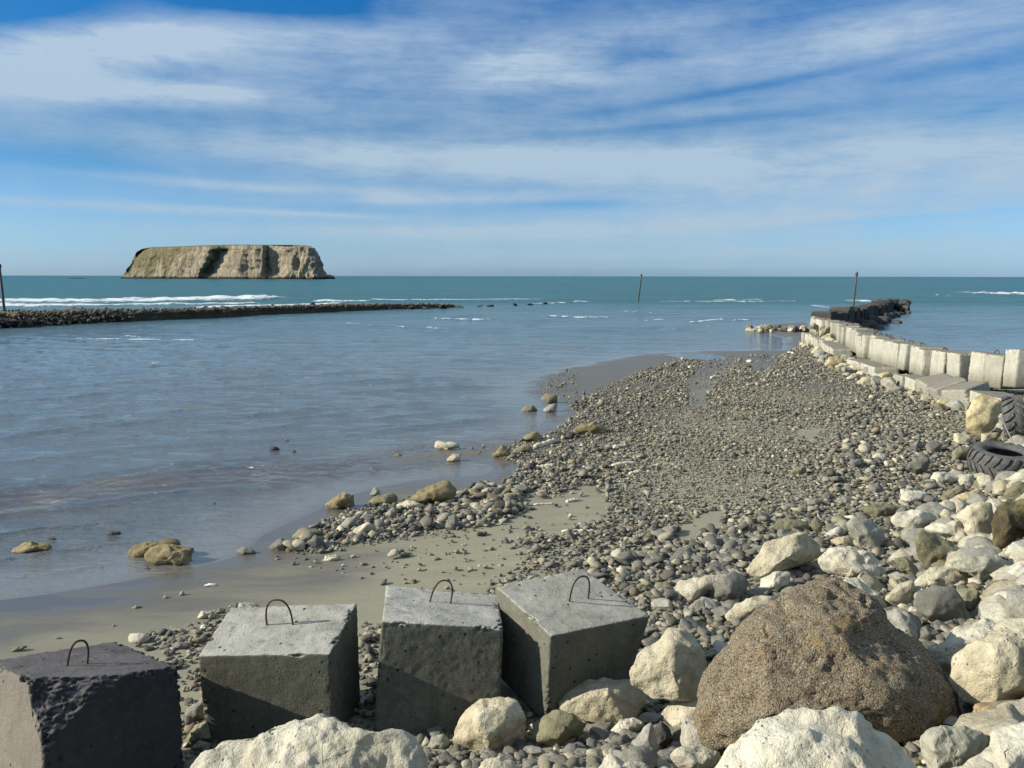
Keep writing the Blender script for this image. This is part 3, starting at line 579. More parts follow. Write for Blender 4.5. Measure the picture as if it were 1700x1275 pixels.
# ------------------------------------------------------------ scattered stones
def proto(seed, sub, flat=.44, k=6, r=.1):
    rr = np.random.default_rng(seed); v, f = ICO[sub]; v = facet(v, int(k*1.6), rr, .55, .92); v = v*np.array([1, rr.uniform(.65, .95), flat*rr.uniform(.8, 1.2)])
    if sub > 1:
        n = vnormals(v, f); v = v+n*(fbm(v, 1.6, seed, 3)*r)[:, None]
    return v, f
ZP = lambda fr, pts: [(FR[fr][0]+a/FR[fr][2], FR[fr][1]+b/FR[fr][2]) for a, b in pts]
dense = [
 [(1150,594),(1095,608),(1030,630),(965,660),(930,692),(905,712),(850,735),(810,760),(790,790),(830,800),(860,822),(930,815),(1000,812),(1010,830),(960,850),(900,860),(850,905),(880,930),(840,960),(800,985),(830,1010),(1000,1100),(1180,1190),(1300,1250),(2100,1400),(2300,900),(1900,700),(1500,600),(1330,575),(1300,590),(1268,622),(1240,642),(1258,618),(1228,602),(1190,632),(1172,676),(1140,680),(1140,650),(1142,622),(1170,606)],
 [(440,918),(445,900),(490,880),(560,850),(640,835),(720,826),(800,812),(870,822),(862,850),(800,872),(700,885),(600,905),(540,918)],
 [(240,1058),(300,1050),(360,1020),(400,1008),(420,1030),(370,1200),(340,1300),(280,1300),(300,1120)],
 [(590,1040),(640,1040),(650,1240),(600,1260)],
 [(300,1300),(330,1150),(620,1180),(900,1160),(1500,1180),(1500,1450),(300,1450)],
]
sparse = [[(1110,588),(1290,588),(1300,660),(1250,720),(1120,700)], [(440,905),(1000,830),(1000,960),(780,1000),(430,930)], [(150,1090),(400,1000),(440,1300),(150,1300)], [(700,740),(820,720),(830,800),(720,800)], [(850,640),(960,600),(960,700),(860,740)]]
bare = [[(880,850),(1010,822),(1000,862),(900,890)], [(1100,905),(1120,870),(1210,840),(1215,860),(1160,895)], [(1318,722),(1350,708),(1375,712),(1345,730)]]
N = 560000
ctr = rng.uniform([-6, 3.2], [20, 48], (N, 2))
keep = rng.random(N) < np.interp(ctr[:, 1], [3, 10, 14, 20, 48], [.9, .8, 1, .8, .42]); ctr = ctr[keep]
hz = H(ctr[:, 0], ctr[:, 1]); p3 = np.stack([ctr[:, 0], ctr[:, 1], hz], 1); px, py, dd = proj(p3)
jx = px+14*wob(ctr[:, 0], ctr[:, 1], 3.1)*np.clip(14/dd, .25, 1)+9*rng.normal(size=len(px))*np.clip(8/dd, .2, 1); jy = py+10*wob(ctr[:, 0], ctr[:, 1], 2.6, 3)*np.clip(12/dd, .15, 1)+5*rng.normal(size=len(px))*np.clip(8/dd, .2, 1)
dn = np.zeros(len(px))
for q in sparse: dn = np.maximum(dn, inside(px, py, q)*.055)
for q in dense: dn = np.maximum(dn, inside(jx, jy, q)*.74)
for q in bare: dn = np.where(inside(jx, jy, q), .01, dn)
dn = np.where((dn > .3) & inside(px, py, [(1100,690),(1250,640),(1420,720),(1360,850),(1170,830)]), np.minimum(1, dn*1.3), dn); patch = wob(ctr[:, 0], ctr[:, 1], .9, 8); dn *= np.clip(.95+.4*patch, .45, 1)
vis = (px > -150) & (px < 2100) & (py < 1420) & (hz > .015)
ok = (rng.random(len(px)) < dn) & vis
ctr, hz, px, py, dd = ctr[ok], hz[ok], px[ok], py[ok], dd[ok]
n = len(ctr)
md = inside(ctr[:, 0], ctr[:, 1], MLINE)*seg_dist(ctr[:, 0], ctr[:, 1], MLINE)
size = np.exp(rng.normal(size=n)*.45)*.039*(1+.35*np.clip((seg_dist(ctr[:, 0], ctr[:, 1], [(3.2,9.5),(6.2,13),(9.4,16.8),(13,24)], False) < 2.6), 0, 1))*np.interp(ctr[:, 1], [8, 14, 26, 45], [.95, .80, .78, 1.15])
lane = inside(px, py, [(1100,690),(1250,640),(1420,720),(1360,850),(1170,830)]); size = size*np.clip(1+.38*wob(ctr[:, 0], ctr[:, 1], .75, 6), .6, 1.5)*np.where(lane, .78, 1.)
shorepile = inside(px, py, dense[1]); size = np.where(shorepile, size*1.7, size)
size = np.clip(size, .02, .17)
order = np.argsort(-(size/dd)*((px > 0) & (px < 1700) & (py < 1275))); print('stones', n)
top = order[:300]; rest = order[300:]
CP = []
for k in range(14):
    v, f = proto(500+k, 4 if k < 14 else 3, r=.09, k=9)
    me = mesh_np('cobble', v, f, M['cobble']); CP.append(me.data); bpy.data.objects.remove(me)
for i in top:
    o = bpy.data.objects.new('cobble', CP[rng.integers(14)]); COL.objects.link(o); s = float(size[i])
    o.scale = (s, s, s); o.rotation_euler = (rng.uniform(-.35, .35), rng.uniform(-.35, .35), rng.uniform(0, 6.28))
    o.location = (ctr[i, 0], ctr[i, 1], hz[i]+s*.3)
    tag(o, 'grey wave-rounded cobble lying loose among the shingle', 'cobble', 'loose cobbles on the shingle bank')
def merged(name, pos, size, protos, seed, tint=True, mat=None, tilt=.33):
    rr = np.random.default_rng(seed); n = len(pos); which = rr.integers(len(protos), size=n); VV = []; FF = []; TT = []; off = 0
    pal = np.array([(.125,.120,.096),(.185,.174,.136),(.24,.222,.170),(.08,.076,.062),(.30,.268,.185),(.225,.18,.105),(.39,.35,.25),(.50,.46,.34)]); pw = np.array([.19,.22,.18,.13,.12,.07,.07,.02])
    for k, (v, f) in enumerate(protos):
        ix = np.where(which == k)[0]
        if not len(ix): continue
        a = rr.uniform(0, 6.283, len(ix)); bx = rr.normal(size=len(ix))*tilt; by = rr.normal(size=len(ix))*tilt
        ca, sa, cb, sb, cc, sc_ = np.cos(a), np.sin(a), np.cos(bx), np.sin(bx), np.cos(by), np.sin(by)
        x, y, z = v[:, 0][None], v[:, 1][None], v[:, 2][None]
        y2 = y*cb[:, None]-z*sb[:, None]; z2 = y*sb[:, None]+z*cb[:, None]; x3 = x*cc[:, None]+z2*sc_[:, None]; z3 = -x*sc_[:, None]+z2*cc[:, None]
        x4 = x3*ca[:, None]-y2*sa[:, None]; y4 = x3*sa[:, None]+y2*ca[:, None]
        w = np.stack([x4, y4, z3], -1)*size[ix][:, None, None]+pos[ix][:, None, :]
        VV.append(w.reshape(-1, 3)); FF.append((f[None]+(np.arange(len(ix))*len(v))[:, None, None]).reshape(-1, 3)+off); off += len(ix)*len(v)
        t = pal[rr.choice(8, size=len(ix), p=pw)]*rr.uniform(.65, 1.35, (len(ix), 1)); TT.append(np.repeat(np.concatenate([t, np.ones((len(ix), 1))], 1), len(v), 0))
    return mesh_np(name, np.concatenate(VV), np.concatenate(FF), mat or M['pebble'], attr={'tint': ('FLOAT_COLOR', np.concatenate(TT))})
rp = np.stack([ctr[rest, 0], ctr[rest, 1], hz[rest]+size[rest]*rng.uniform(-.1, .75, len(rest))], 1)
nearm = dd[rest] < 16
pn = [proto(600+k, 2, k=7) for k in range(14)]; pf = [proto(700+k, 2, k=7) for k in range(10)]
pf = [proto(700+k, 1, k=3) for k in range(12)]
posA = rp[nearm]; szA = size[rest][nearm]; posB = rp[~nearm]; szB = size[rest][~nearm]
tiny_n = 26000
# combine near and far stones in one object
def merge_two():
    a = merged('tmp_a', posA, szA, pn, 1); b = merged('tmp_b', posB, szB, pf, 2)
    import itertools
    def arr(o):
        me = o.data; v = np.zeros(len(me.vertices)*3, np.float32); me.vertices.foreach_get('co', v); f = np.zeros(len(me.loops), np.int32); me.loops.foreach_get('vertex_index', f)
        t = np.zeros(len(me.vertices)*4, np.float32); me.attributes['tint'].data.foreach_get('color', t); return v.reshape(-1, 3), f.reshape(-1, 3), t.reshape(-1, 4)
    va, fa, ta = arr(a); vb, fb, tb = arr(b)
    for o in (a, b): m_ = o.data; bpy.data.objects.remove(o); bpy.data.meshes.remove(m_)
    return mesh_np('shingle', np.concatenate([va, vb]), np.concatenate([fa, fb+len(va)]), M['pebble'], attr={'tint': ('FLOAT_COLOR', np.concatenate([ta, tb]))})
tag(merge_two(), 'bank of small grey pebbles spread over the sand beside the groyne', 'pebbles', kind='stuff')
# pale rubble filling the boulder field (individual rocks)
FRK = []
for k in range(10):
    v, f = proto(800+k, 4, .75, 10, .10)
    for mk in ('white', 'cream', 'palegrey', 'olive', 'grey'):
        if (k*5+len(mk)) % 2 or mk == 'white':
            t_ = mesh_np('rock', v, f, M[mk]); FRK.append((mk, t_.data)); bpy.data.objects.remove(t_)
def put_rock(x, y, s, mk=None, sink=.25, lab=None, grp=None, name='rock'):
    c_ = [d for m_, d in FRK if mk is None or m_ == mk]; o = bpy.data.objects.new(name, c_[rng.integers(len(c_))]); COL.objects.link(o)
    o.scale = (s, s, s); o.rotation_euler = (rng.uniform(-.5, .5), rng.uniform(-.5, .5), rng.uniform(0, 6.28)); o.location = (x, y, float(H(x, y))+s*sink)
    tag(o, lab, 'rock', grp); return o
for i in range(215):
    # along the revetment on the near right, under and between the traced boulders
    t_ = rng.random()**.8; y = 4.2+t_*20; lx = np.interp(y, [4.2, 6.5, 8.6, 12, 15.6, 20, 24.5], [-2.5, .8, 3.2, 6.2, 9.4, 12.2, 13.4])
    x = lx+rng.uniform(.1, 1)*min(5.5, max(1.2, 1.0*y*.62-lx+1.5))
    X_, Y_, D_ = proj((x, y, float(H(x, y)))); 
    if X_ < 640 or X_ > 1800 or (Y_ < 790 and rng.random() < .3): continue
    s_ = rng.uniform(.13, .36)*(.75 if rng.random() < .35 else 1.25); o = put_rock(x, y, s_, rng.choice(['white', 'cream', 'white', 'cream', 'palegrey', 'olive']), .1, 'small pale rubble rock wedged between the bigger boulders', 'rubble rocks between the boulders', name='rock' if s_ < .15 else 'boulder')
    if s_ >= .15: tag(o, 'pale rubble boulder half hidden between the larger boulders', 'boulder', 'half hidden boulders of the boulder field')
for i in range(46):
    y = rng.uniform(7.5, 17); lx = np.interp(y, [6.5, 8.6, 12, 15.6, 20], [.8, 3.2, 6.2, 9.4, 12.2]); x = lx+rng.uniform(-.1, 3.2)
    o = put_rock(x, y, rng.uniform(.24, .36), rng.choice(['white', 'cream', 'palegrey', 'white']), .15, 'pale rubble boulder half hidden between the larger boulders', 'half hidden boulders of the boulder field', name='boulder'); o['category'] = 'boulder'
for i in range(110):
    y = rng.uniform(24, 50); lx = np.interp(y, [20, 24, 32, 39, 45, 51], [12.8, 13.6, 14.0, 15.4, 17.4, 18.6]); x = lx+rng.uniform(-.5, 1.35)
    put_rock(x, y, rng.uniform(.16, .38), rng.choice(['cream', 'olive', 'palegrey', 'cream']), .25, 'tan rubble rock piled along the foot of the groyne blocks', 'rubble rocks at the foot of the groyne')
for i in range(34):
    u = rng.random(); a_, b_ = on_z(1240, 547, .1), on_z(1345, 545, .1); q = a_+(b_-a_)*u; x = q[0]+rng.uniform(-.5, .5); y = q[1]+rng.uniform(-1.6, 1.0)-u*2
    put_rock(x, y, rng.uniform(.22, .42), rng.choice(['cream', 'olive', 'cream', 'grey']), .5, 'tan rock in the low spur jutting left from the groyne into the lagoon', 'rocks of the low spur beside the groyne')
for i in range(26):
    x = rng.uniform(18.6, 20.4); y = 44.5+(x-18.6)*3.6+rng.uniform(-1.5, 2.5); o = put_rock(x-.6, y, rng.uniform(.25, .42), rng.choice(['cream', 'olive', 'cream']), .5+rng.random()*2.2, 'tan rock heaped against the lagoon end of the lit blocks', 'rocks heaped at the bend of the groyne')
# ------------------------------------------------------------ concrete cubes
def cube_mesh(n, chip, seed, r=.02, wob_=.006, pocks=0, prongs=0):
    """unit cube -.5...5 subdivided, edges worn"""
    lin = np.linspace(-.5, .5, n+1); V = {}; vs = []; fs = []
    def vid(p):
        k = tuple(np.round(p, 6))
        if k not in V: V[k] = len(vs); vs.append(p)
        return V[k]
    for ax in range(3):
        for sg in (-.5, .5):
            for i in range(n):
                for j in range(n):
                    q = []
                    for a, b in ((i, j), (i+1, j), (i+1, j+1), (i, j+1)):
                        p = [0, 0, 0]; p[ax] = sg; p[(ax+1) % 3] = lin[a]; p[(ax+2) % 3] = lin[b]; q.append(vid(p))
                    fs.append(q if sg > 0 else q[::-1])
    v = np.array(vs, float); f = np.array(fs)
    a = np.sort(np.abs(v), axis=1); ed = .5-a[:, 1]           # distance to the nearest edge
    inner = np.clip(v, -.5+r, .5-r); dv = v-inner; L = np.linalg.norm(dv, axis=1); w = np.where((L > r)[:, None], inner+dv/(L[:, None]+1e-9)*r, v)
    nz = fbm(v, 5, seed, 4, .7); n2 = fbm(v, 16, seed+1, 3, .5)
    nrm = np.sign(v)*(np.abs(v) > .499); nrm /= np.linalg.norm(nrm, axis=1)[:, None]+1e-9
    w = w+nrm*((nz*wob_+n2*wob_*.5))[:, None]
    c = np.clip(2.2*fbm(v, 3.1, seed+9, 3, .7)-.1, .08, 1)*np.clip(fbm(v, 23, seed+19, 4, .35)*1.3+.35, 0, 1)*chip*1.6; c = np.clip(c, 0, .9)*np.exp(-(ed/.026)**2); w = w-(v/np.linalg.norm(v, axis=1)[:, None])*(c*.11)[:, None]
    rr = np.random.default_rng(seed)
    for _ in range(pocks):
        ax = rr.integers(3); p = rr.uniform(-.47, .47, 3); p[ax] = rr.choice([-.5, .5]); rad = rr.uniform(.008, .024); dd_ = np.linalg.norm(v-p, axis=1); w = w-nrm*(np.exp(-(dd_/rad)**2)*rad*.8)[:, None]
    return w, f
HB = {
'A': ([-3.298,5.78,.807,-.138,.172,.897,.991,1.103,.882], {(-1,-1,1):(75,1142),(1,-1,1):(300,1106),(1,1,1):(192,1065),(1,-1,-1):(309,1290),(-1,1,1):(-25,1098)}, 'concA', 'dark stained concrete cube with one broken sandy corner, leftmost of the four in front'),
'B': ([-2.1,6.952,.538,.013,-.031,-.086,1.178,.775,.963], {(-1,-1,1):(329,1090),(1,-1,1):(549,1086),(1,1,1):(594,1001),(-1,1,1):(384,1007),(-1,-1,-1):(345,1245),(1,-1,-1):(556,1240),(1,1,-1):(602,1203)}, 'conc', 'grey pitted concrete cube second from left in the front row'),
'C': ([-.67,7.049,.716,-.08,.084,.084,1.08,.973,.935], {(-1,-1,1):(634,1032),(1,-1,1):(836,1042),(1,1,1):(827,987),(-1,1,1):(641,971),(-1,-1,-1):(619,1210),(1,-1,-1):(829,1212)}, 'conc', 'grey concrete cube with straight square faces between the pitted and the turned cube'),
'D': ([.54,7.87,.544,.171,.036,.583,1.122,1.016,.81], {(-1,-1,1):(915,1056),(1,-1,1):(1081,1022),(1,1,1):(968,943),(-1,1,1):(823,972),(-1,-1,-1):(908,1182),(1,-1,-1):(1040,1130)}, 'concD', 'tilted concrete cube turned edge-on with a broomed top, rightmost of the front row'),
}
HOOP = {'A': [(113,1104),(146,1101),(130,1069)], 'B': [(444,1038),(487,1037),(467,994)], 'C': [(714,1001),(748,1004),(737,967)], 'D': [(946,998),(977,993),(961,957)]}
def rotm(a, b, c):
    ca, sa, cb, sb, cc, sc = math.cos(a), math.sin(a), math.cos(b), math.sin(b), math.cos(c), math.sin(c)
    return np.array([[cc,-sc,0],[sc,cc,0],[0,0,1]])@np.array([[cb,0,sb],[0,1,0],[-sb,0,cb]])@np.array([[1,0,0],[0,ca,-sa],[0,sa,ca]])
for key, (x, fix, mt, lab) in HB.items():
    ks = {'C': 1.03, 'D': .95}.get(key, 1.); x = list(CAM+(np.array(x[:3])-CAM)*ks)+list(x[3:6])+[q*ks for q in x[6:9]]
    R_ = rotm(*x[3:6]); cor = {}; off = {}
    for sx in (-1, 1):
        for sy in (-1, 1):
            for sz in (-1, 1):
                cor[(sx, sy, sz)] = R_@(np.array([sx, sy, sz])*np.array(x[6:9])/2)+np.array(x[:3])
    for k, (qx, qy) in fix.items():
        _, _, d_ = proj(cor[k]); np_ = P(qx, qy, d_); off[k] = np_-cor[k]
    for k in cor:
        if k in off: cor[k] = cor[k]+off[k]
        elif (k[0], k[1], -k[2]) in off: cor[k] = cor[k]+off[(k[0], k[1], -k[2])]*.7
    for k in cor:                                  # bury the foot of the cube
        if k[2] < 0: cor[k] = cor[k]+np.array([0, 0, -.12])
    v, f = cube_mesh(84, (.6 if key == 'A' else .42), ord(key), .014, .0035, 0)
    if key == 'A':      # knocked-off front corner
        n_ = np.array([-.42, -.72, .5]); n_ /= np.linalg.norm(n_); cpt = np.array([-.5, -.5, .5]); s_ = (v-cpt)@n_+.10+fbm(v, 6, 3, 4, .5)*.035; v = v-(np.maximum(s_+.13, 0))[:, None]*n_
    w = np.zeros_like(v)
    for k, c_ in cor.items():
        wt = np.prod(.5+v*np.array(k), axis=1); w += wt[:, None]*c_
    base = np.array([x[0], x[1], float(w[:, 2].min())])
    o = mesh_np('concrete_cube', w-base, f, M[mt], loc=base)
    if key == 'A':
        o.data.materials.append(M['concAl']); cen = v[f].mean(1)
        for i_ in np.where(cen[:, 0] < -.485)[0]: o.data.polygons[int(i_)].material_index = 1
    tag(o, lab, 'concrete block', 'large concrete cubes in the foreground')
    a, b, d_ = cor[(-1,-1,1)], cor[(1,-1,1)], cor[(1,1,1)]; nn_ = np.cross(b-a, d_-b); nn_ /= np.linalg.norm(nn_)
    hit = lambda q: CAM+ray(*q)*(((a-CAM)@nn_)/(ray(*q)@nn_))
    h0, h1 = hit(HOOP[key][0]), hit(HOOP[key][1]); mid = (h0+h1)/2; dep_ = proj(mid)[2]; hh = (max(HOOP[key][0][1], HOOP[key][1][1])-HOOP[key][2][1])*dep_/F*1.06
    pts = [h0-nn_*.04]
    sk = (HOOP[key][2][0]-(HOOP[key][0][0]+HOOP[key][1][0])/2)*dep_/F
    for q in np.linspace(0, math.pi, 21):
        e = math.cos(q); sgn = (abs(e)**.8)*(1 if e > 0 else -1); pts.append(mid+(h0-mid)*sgn+(nn_*hh+CR*sk)*math.sin(q)**.75)
    pts.append(h1-nn_*.04)
    V_, F_ = tube([p-base for p in pts], .0085, 10); mesh_py('lifting_loop', V_, F_, M['rust'], o)
# ------------------------------------------------------------ groyne blocks
WB = {}
for mk in ('concW', 'concG', 'concK'):
    for k in range(4):
        v, f = cube_mesh(20, .8, 40+k, .015, .006); v = v+np.array([0, 0, .5]); t_ = mesh_np('concrete_block', v, f, M[mk]); WB.setdefault(mk, []).append(t_.data); bpy.data.objects.remove(t_)
hp = [(-.12+.24*0, 0, -.03)]+[(-.11*math.cos(q), 0, .17*math.sin(q)) for q in np.linspace(.1, math.pi-.1, 11)]+[(.12, 0, -.03)]
hV, hF = tube(hp, .02, 6); t_ = mesh_py('lifting_loop', hV, hF, M['rust']); HOOPM = t_.data; bpy.data.objects.remove(t_)
def wall_block(x, y, z, yaw, sx, sy, sz, mk, lab, grp, tilt=(0, 0), hoop=True, hs=1.):
    o = bpy.data.objects.new('concrete_block', WB[mk][rng.integers(4)]); COL.objects.link(o); o.location = (x, y, z); o.rotation_euler = (tilt[0], tilt[1], yaw); o.scale = (sx, sy, sz); tag(o, lab, 'concrete block', grp)
    if hoop:
        h = bpy.data.objects.new('lifting_loop', HOOPM); COL.objects.link(h); h.parent = o; h.location = (rng.uniform(-.1, .25), 0, .985); h.rotation_euler = (0, 0, rng.uniform(0, 3)); hs *= .72; h.scale = (hs/sx, hs/sy, hs/sz)
    return o
def wpath(pts):
    pts = np.array(pts, float); d = np.r_[0, np.cumsum(np.linalg.norm(np.diff(pts[:, :2], axis=0), axis=1))]
    return d[-1], lambda s: [np.interp(s, d, pts[:, k]) for k in range(pts.shape[1])]
# lit upper row: x, y, base z
UP = [(16.15,25.2,.60),(15.95,29.5,.42),(16.2,33,.47),(16.7,36.8,.42),(17.8,41,.45),(19.1,46,.44),(20.3,52,.35),(21.3,56.5,.3)]
L, fp = wpath(UP); s = 0; i = 0
while s < L:
    x, y, z = fp(s); x2, y2, _ = fp(min(L, s+.5)); x1, y1, _ = fp(max(0, s-.5)); yaw = math.atan2(y2-y1, x2-x1)-math.pi/2
    mk = 'concW' if rng.random() < .82 else 'concG'; hgt = rng.uniform(.96, 1.06)
    back = rng.choice([0, 0, 0, .08, .2])*1.
    if i == 0: lab = 'nearest and tallest pale block of the upper groyne row at the right edge'
    else: lab = 'pale sun-bleached concrete block standing in the upper row of the groyne'
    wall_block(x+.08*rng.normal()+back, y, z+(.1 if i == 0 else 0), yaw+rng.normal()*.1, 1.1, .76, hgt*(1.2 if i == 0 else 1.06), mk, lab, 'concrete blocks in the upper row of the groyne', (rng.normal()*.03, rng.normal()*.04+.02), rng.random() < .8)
    s += .80+abs(rng.normal())*.05; i += 1
    if i == 1: s += .35
    if i in (3, 7): s += .25
LO = [(14.4,23.0,.05),(14.95,29.5,-.16),(15.2,32.5,-.16),(15.8,36.5,-.22),(17.0,41,-.2),(18.2,46,-.1),(19.3,52,-.1)]
L, fp = wpath(LO); s = 0; i = 0
while s < L:
    x, y, z = fp(s); x2, y2, _ = fp(min(L, s+.5)); x1, y1, _ = fp(max(0, s-.5)); yaw = math.atan2(y2-y1, x2-x1)-math.pi/2
    slab = 1.6 < s < 5.6
    if 13.2 < s < 18.5 or 7.3 < s < 9.6: s += 1.; continue
    if slab:
        wall_block(x+.1*rng.normal(), y, z+.05, yaw+rng.normal()*.3, 1., .95, .8, 'concG', 'tumbled grey concrete slab tipped over at the foot of the groyne', 'tumbled slabs at the groyne foot', (rng.normal()*.15, -.35+rng.normal()*.12), False)
        s += 1.25
    else:
        wall_block(x+.04*rng.normal(), y, z-.14, yaw+rng.normal()*.06, 1., .93, .85, 'concW' if rng.random() < .7 else 'concG', 'half-buried pale concrete block in the lower row of the groyne', 'concrete blocks in the lower row of the groyne', (rng.normal()*.03, rng.normal()*.03), False)
        s += 1.0+abs(rng.normal())*.05
    i += 1
# seaward dark run
DK = [(23.3,60.0,.1),(25,62,.08),(29,69,0.05),(32.5,75,0),(38,85,-.1),(46.5,100,-.15)]
L, fp = wpath(DK); s = 0; i = 0
while s < L:
    x, y, z = fp(s); x2, y2, _ = fp(min(L, s+.5)); x1, y1, _ = fp(max(0, s-.5)); yaw = math.atan2(y2-y1, x2-x1)-math.pi/2
    wall_block(x+.1*rng.normal(), y, z-.1, yaw+rng.normal()*.12, 1.5, 1.35, 1.5+rng.normal()*.14, 'concK', 'sea-blackened concrete block in the shaded seaward run of the groyne', 'dark blocks of the seaward groyne', (rng.normal()*.04, rng.normal()*.05), rng.random() < .3, 1.3)
    s += 1.38; i += 1
DR = []
for k in range(4):
    v, f = proto(900+k, 3, .8, 9, .1); t_ = mesh_np('rock', v, f, M['dark']); DR.append(t_.data); bpy.data.objects.remove(t_)
def darkrock(x, y, z, s, lab, grp, sc=(1, 1, 1)):
    o = bpy.data.objects.new('rock', DR[rng.integers(4)]); COL.objects.link(o); o.location = (x, y, z); o.scale = (s*sc[0], s*sc[1], s*sc[2]); o.rotation_euler = (rng.uniform(-.4, .4), rng.uniform(-.4, .4), rng.uniform(0, 6)); tag(o, lab, 'rock', grp)
for i in range(26):
    s = rng.uniform(0, 1)*L; x, y, z = fp(s); darkrock(x+rng.uniform(.9, 3.4), y-rng.uniform(0, .8), rng.uniform(-.1, .35), rng.uniform(.35, .8), 'wet black rock in the water on the shaded side of the groyne', 'wet rocks on the shaded side of the groyne')
for i in range(18):
    darkrock(46.5+rng.uniform(-1.8, 1.8), 100+rng.uniform(-2, 2), rng.uniform(.2, 1.1), rng.uniform(.5, 1.0), 'dark boulder piled on the outer end of the groyne', 'boulders at the outer end of the groyne')
for i in range(9):
    x = rng.uniform(17.6, 18.8); y = rng.uniform(26, 44); darkrock(x+max(0, y-36)*.3, y, .05, rng.uniform(.12, .3), 'small dark weed-covered rock behind the groyne at the water edge', 'weedy rocks behind the groyne')
# ------------------------------------------------------------ ruined sea wall on the left
def left_wall():
    pts = np.array([on_z(*q)[:2] for q in [(-420,572),(-200,556),(0,545),(120,537),(240,533),(340,529),(440,523),(530,519),(600,516),(690,512.5),(765,510)]])
    d = np.r_[0, np.cumsum(np.linalg.norm(np.diff(pts, axis=0), axis=1))]; n_ = 520; s = np.linspace(0, d[-1], n_)
    x = np.interp(s, d, pts[:, 0]); y = np.interp(s, d, pts[:, 1]); tx = np.gradient(x); ty = np.gradient(y); L_ = np.hypot(tx, ty); nx, ny = -ty/L_, tx/L_
    top = np.interp(s, d, [1.0,1.0,.98,.9,.78,.72,.64,.6,.52,.35,.15])
    wid = np.interp(s, d, [9,8,7.5,7,5,4.5,4,3.5,3,2.4,1.6])
    prof = [(-.25, -.6), (-.12, .15), (-.02, .55), (.0, .8), (.05, .98), (.6, 1.02), (1.6, 1.0), (2.6, 1.05), (3.6, .98), (4.5, 1.0), (5.2, .6), (5.6, -.5)]
    pr = []
    for (a0, b0), (a1, b1) in zip(prof[:-1], prof[1:]):
        for q in np.linspace(0, 1, 4)[:-1]: pr.append((a0+(a1-a0)*q, b0+(b1-b0)*q))
    pr.append(prof[-1]); pr = np.array(pr); V = []
    for j in range(n_):
        rag = mn.fractal(Vector((s[j]*.5, 3, 0)), .8, 2, 4); rb = mn.fractal(Vector((s[j]*.9, 9, 0)), .8, 2, 4)
        for a_, b_ in pr:
            aw = a_*wid[j]/5 if a_ > 0 else a_
            V.append((x[j]+nx[j]*(aw+rb*.25), y[j]+ny[j]*(aw+rb*.25), b_*top[j]*(1+.55*rag)))
    V = np.array(V); f = grid_faces(n_, len(pr)); n = vnormals(V, f[:, [0, 1, 2]]); V = V+n*(fbm(V, .8, 4, 5, .6)*.16)[:, None]
    base = np.array([V[:, 0].mean(), V[:, 1].mean(), 0]); o = mesh_np('sea_wall', V-base, f[:, ::-1], M['concWall'], loc=base)
    # rubble on top
    m_ = 8000; ss = rng.uniform(0, d[-1]*.99, m_); k = np.interp(ss, s, np.arange(n_)).astype(int); a_ = rng.uniform(-.3, 1., m_)*wid[k]
    a_ = np.where(x[k] > -35.5, np.abs(a_)*.8+.35, a_); a_ = np.where((rng.random(m_) < .35) & (x[k] < -35.5), -rng.random(m_)*1.3, a_)
    zz = np.where(a_ < -.05, .15+rng.random(m_)*.5+(a_+1.3)*.4, top[k]*.97+rng.random(m_)*.18)
    pos = np.stack([x[k]+nx[k]*a_, y[k]+ny[k]*a_, zz], 1)-base
    r = merged('rubble', pos, np.exp(rng.normal(size=m_)*.45)*.10, [proto(950+q, 1, .8, 3) for q in range(8)], 5, mat=M['rubble'])
    r.parent = o; r['kind'] = 'stuff'
    tag(o, 'long dark ruined sea wall topped with rubble along the left side of the lagoon', 'sea wall')
M['concWall'] = concrete_mat('old_wall_concrete', (.11,.095,.065), (.055,.046,.034), bstr=1.)
def rub():
    m, nt, b = newmat('wall_rubble'); g = G(nt); a = g.n('ShaderNodeAttribute', attribute_name='tint').outputs['Color']
    g.put(b.inputs['Base Color'], g.mix(.68, a, (.045,.033,.02))); b.inputs['Roughness'].default_value = .9; return m
M['rubble'] = rub()
left_wall()
for (qx, qy, ww, hh_) in [(10,545,55,10),(45,541,45,9)]:
    p = on_z(qx, qy); d_ = p[1]; darkrock(p[0], p[1]-.3, .2, ww/2*d_/F, 'low dark mass of rock in front of the left sea wall by the post', 'rock masses before the left sea wall', (1, .8, .25))
for (qx, ww) in [(584,18),(600,14),(620,20),(645,16),(682,22),(706,16),(735,26),(765,22),(795,14),(815,18),(855,14),(880,14),(905,20),(948,9)]:
    qy = np.interp(qx, [580,700,765,800,850,950], [516,513,511,509.5,507.5,502.5]); p = on_z(qx, qy); d_ = p[1]
    darkrock(p[0], p[1], .12, ww/2*d_/F, 'low black reef rock awash beyond the end of the left sea wall', 'reef rocks awash off the left sea wall', (1.15, .6, .28))
# ------------------------------------------------------------ marker posts
def post(px, pyb, pyt, D, lean, rad, lab, cap):
    base = on_z(px, pyb) if D is None else np.array([(px-850)/F*D*1.0, D, .2]); D = proj(base)[2]; hgt = (pyb-pyt)*D/F
    if D > 70: base = base+np.array([0, 0, 0])
    pts = [(0, 0, -.8)]+[(lean*t_, 0, hgt*t_) for t_ in np.linspace(.0, 1, 7)]
    V_, F_ = tube(pts, [rad*1.15]+list(np.linspace(rad*1.1, rad*.75, 7)), 10); o = mesh_py('marker_post', V_, F_, M['post'], loc=base); tag(o, lab, 'post')
    V_, F_ = tube([(lean, 0, hgt-.02), (lean*1.01, 0, hgt+.12), (lean*1.01, 0, hgt+.3), (lean, 0, hgt+.42)], [rad*.6, rad*1.3, rad*1.3, rad*.5], 10); mesh_py('cap', V_, F_, M['post'], o)
post(10, 541, 448, None, -.12, .11, 'dark timber post rising from the left sea wall at the left edge', 1)
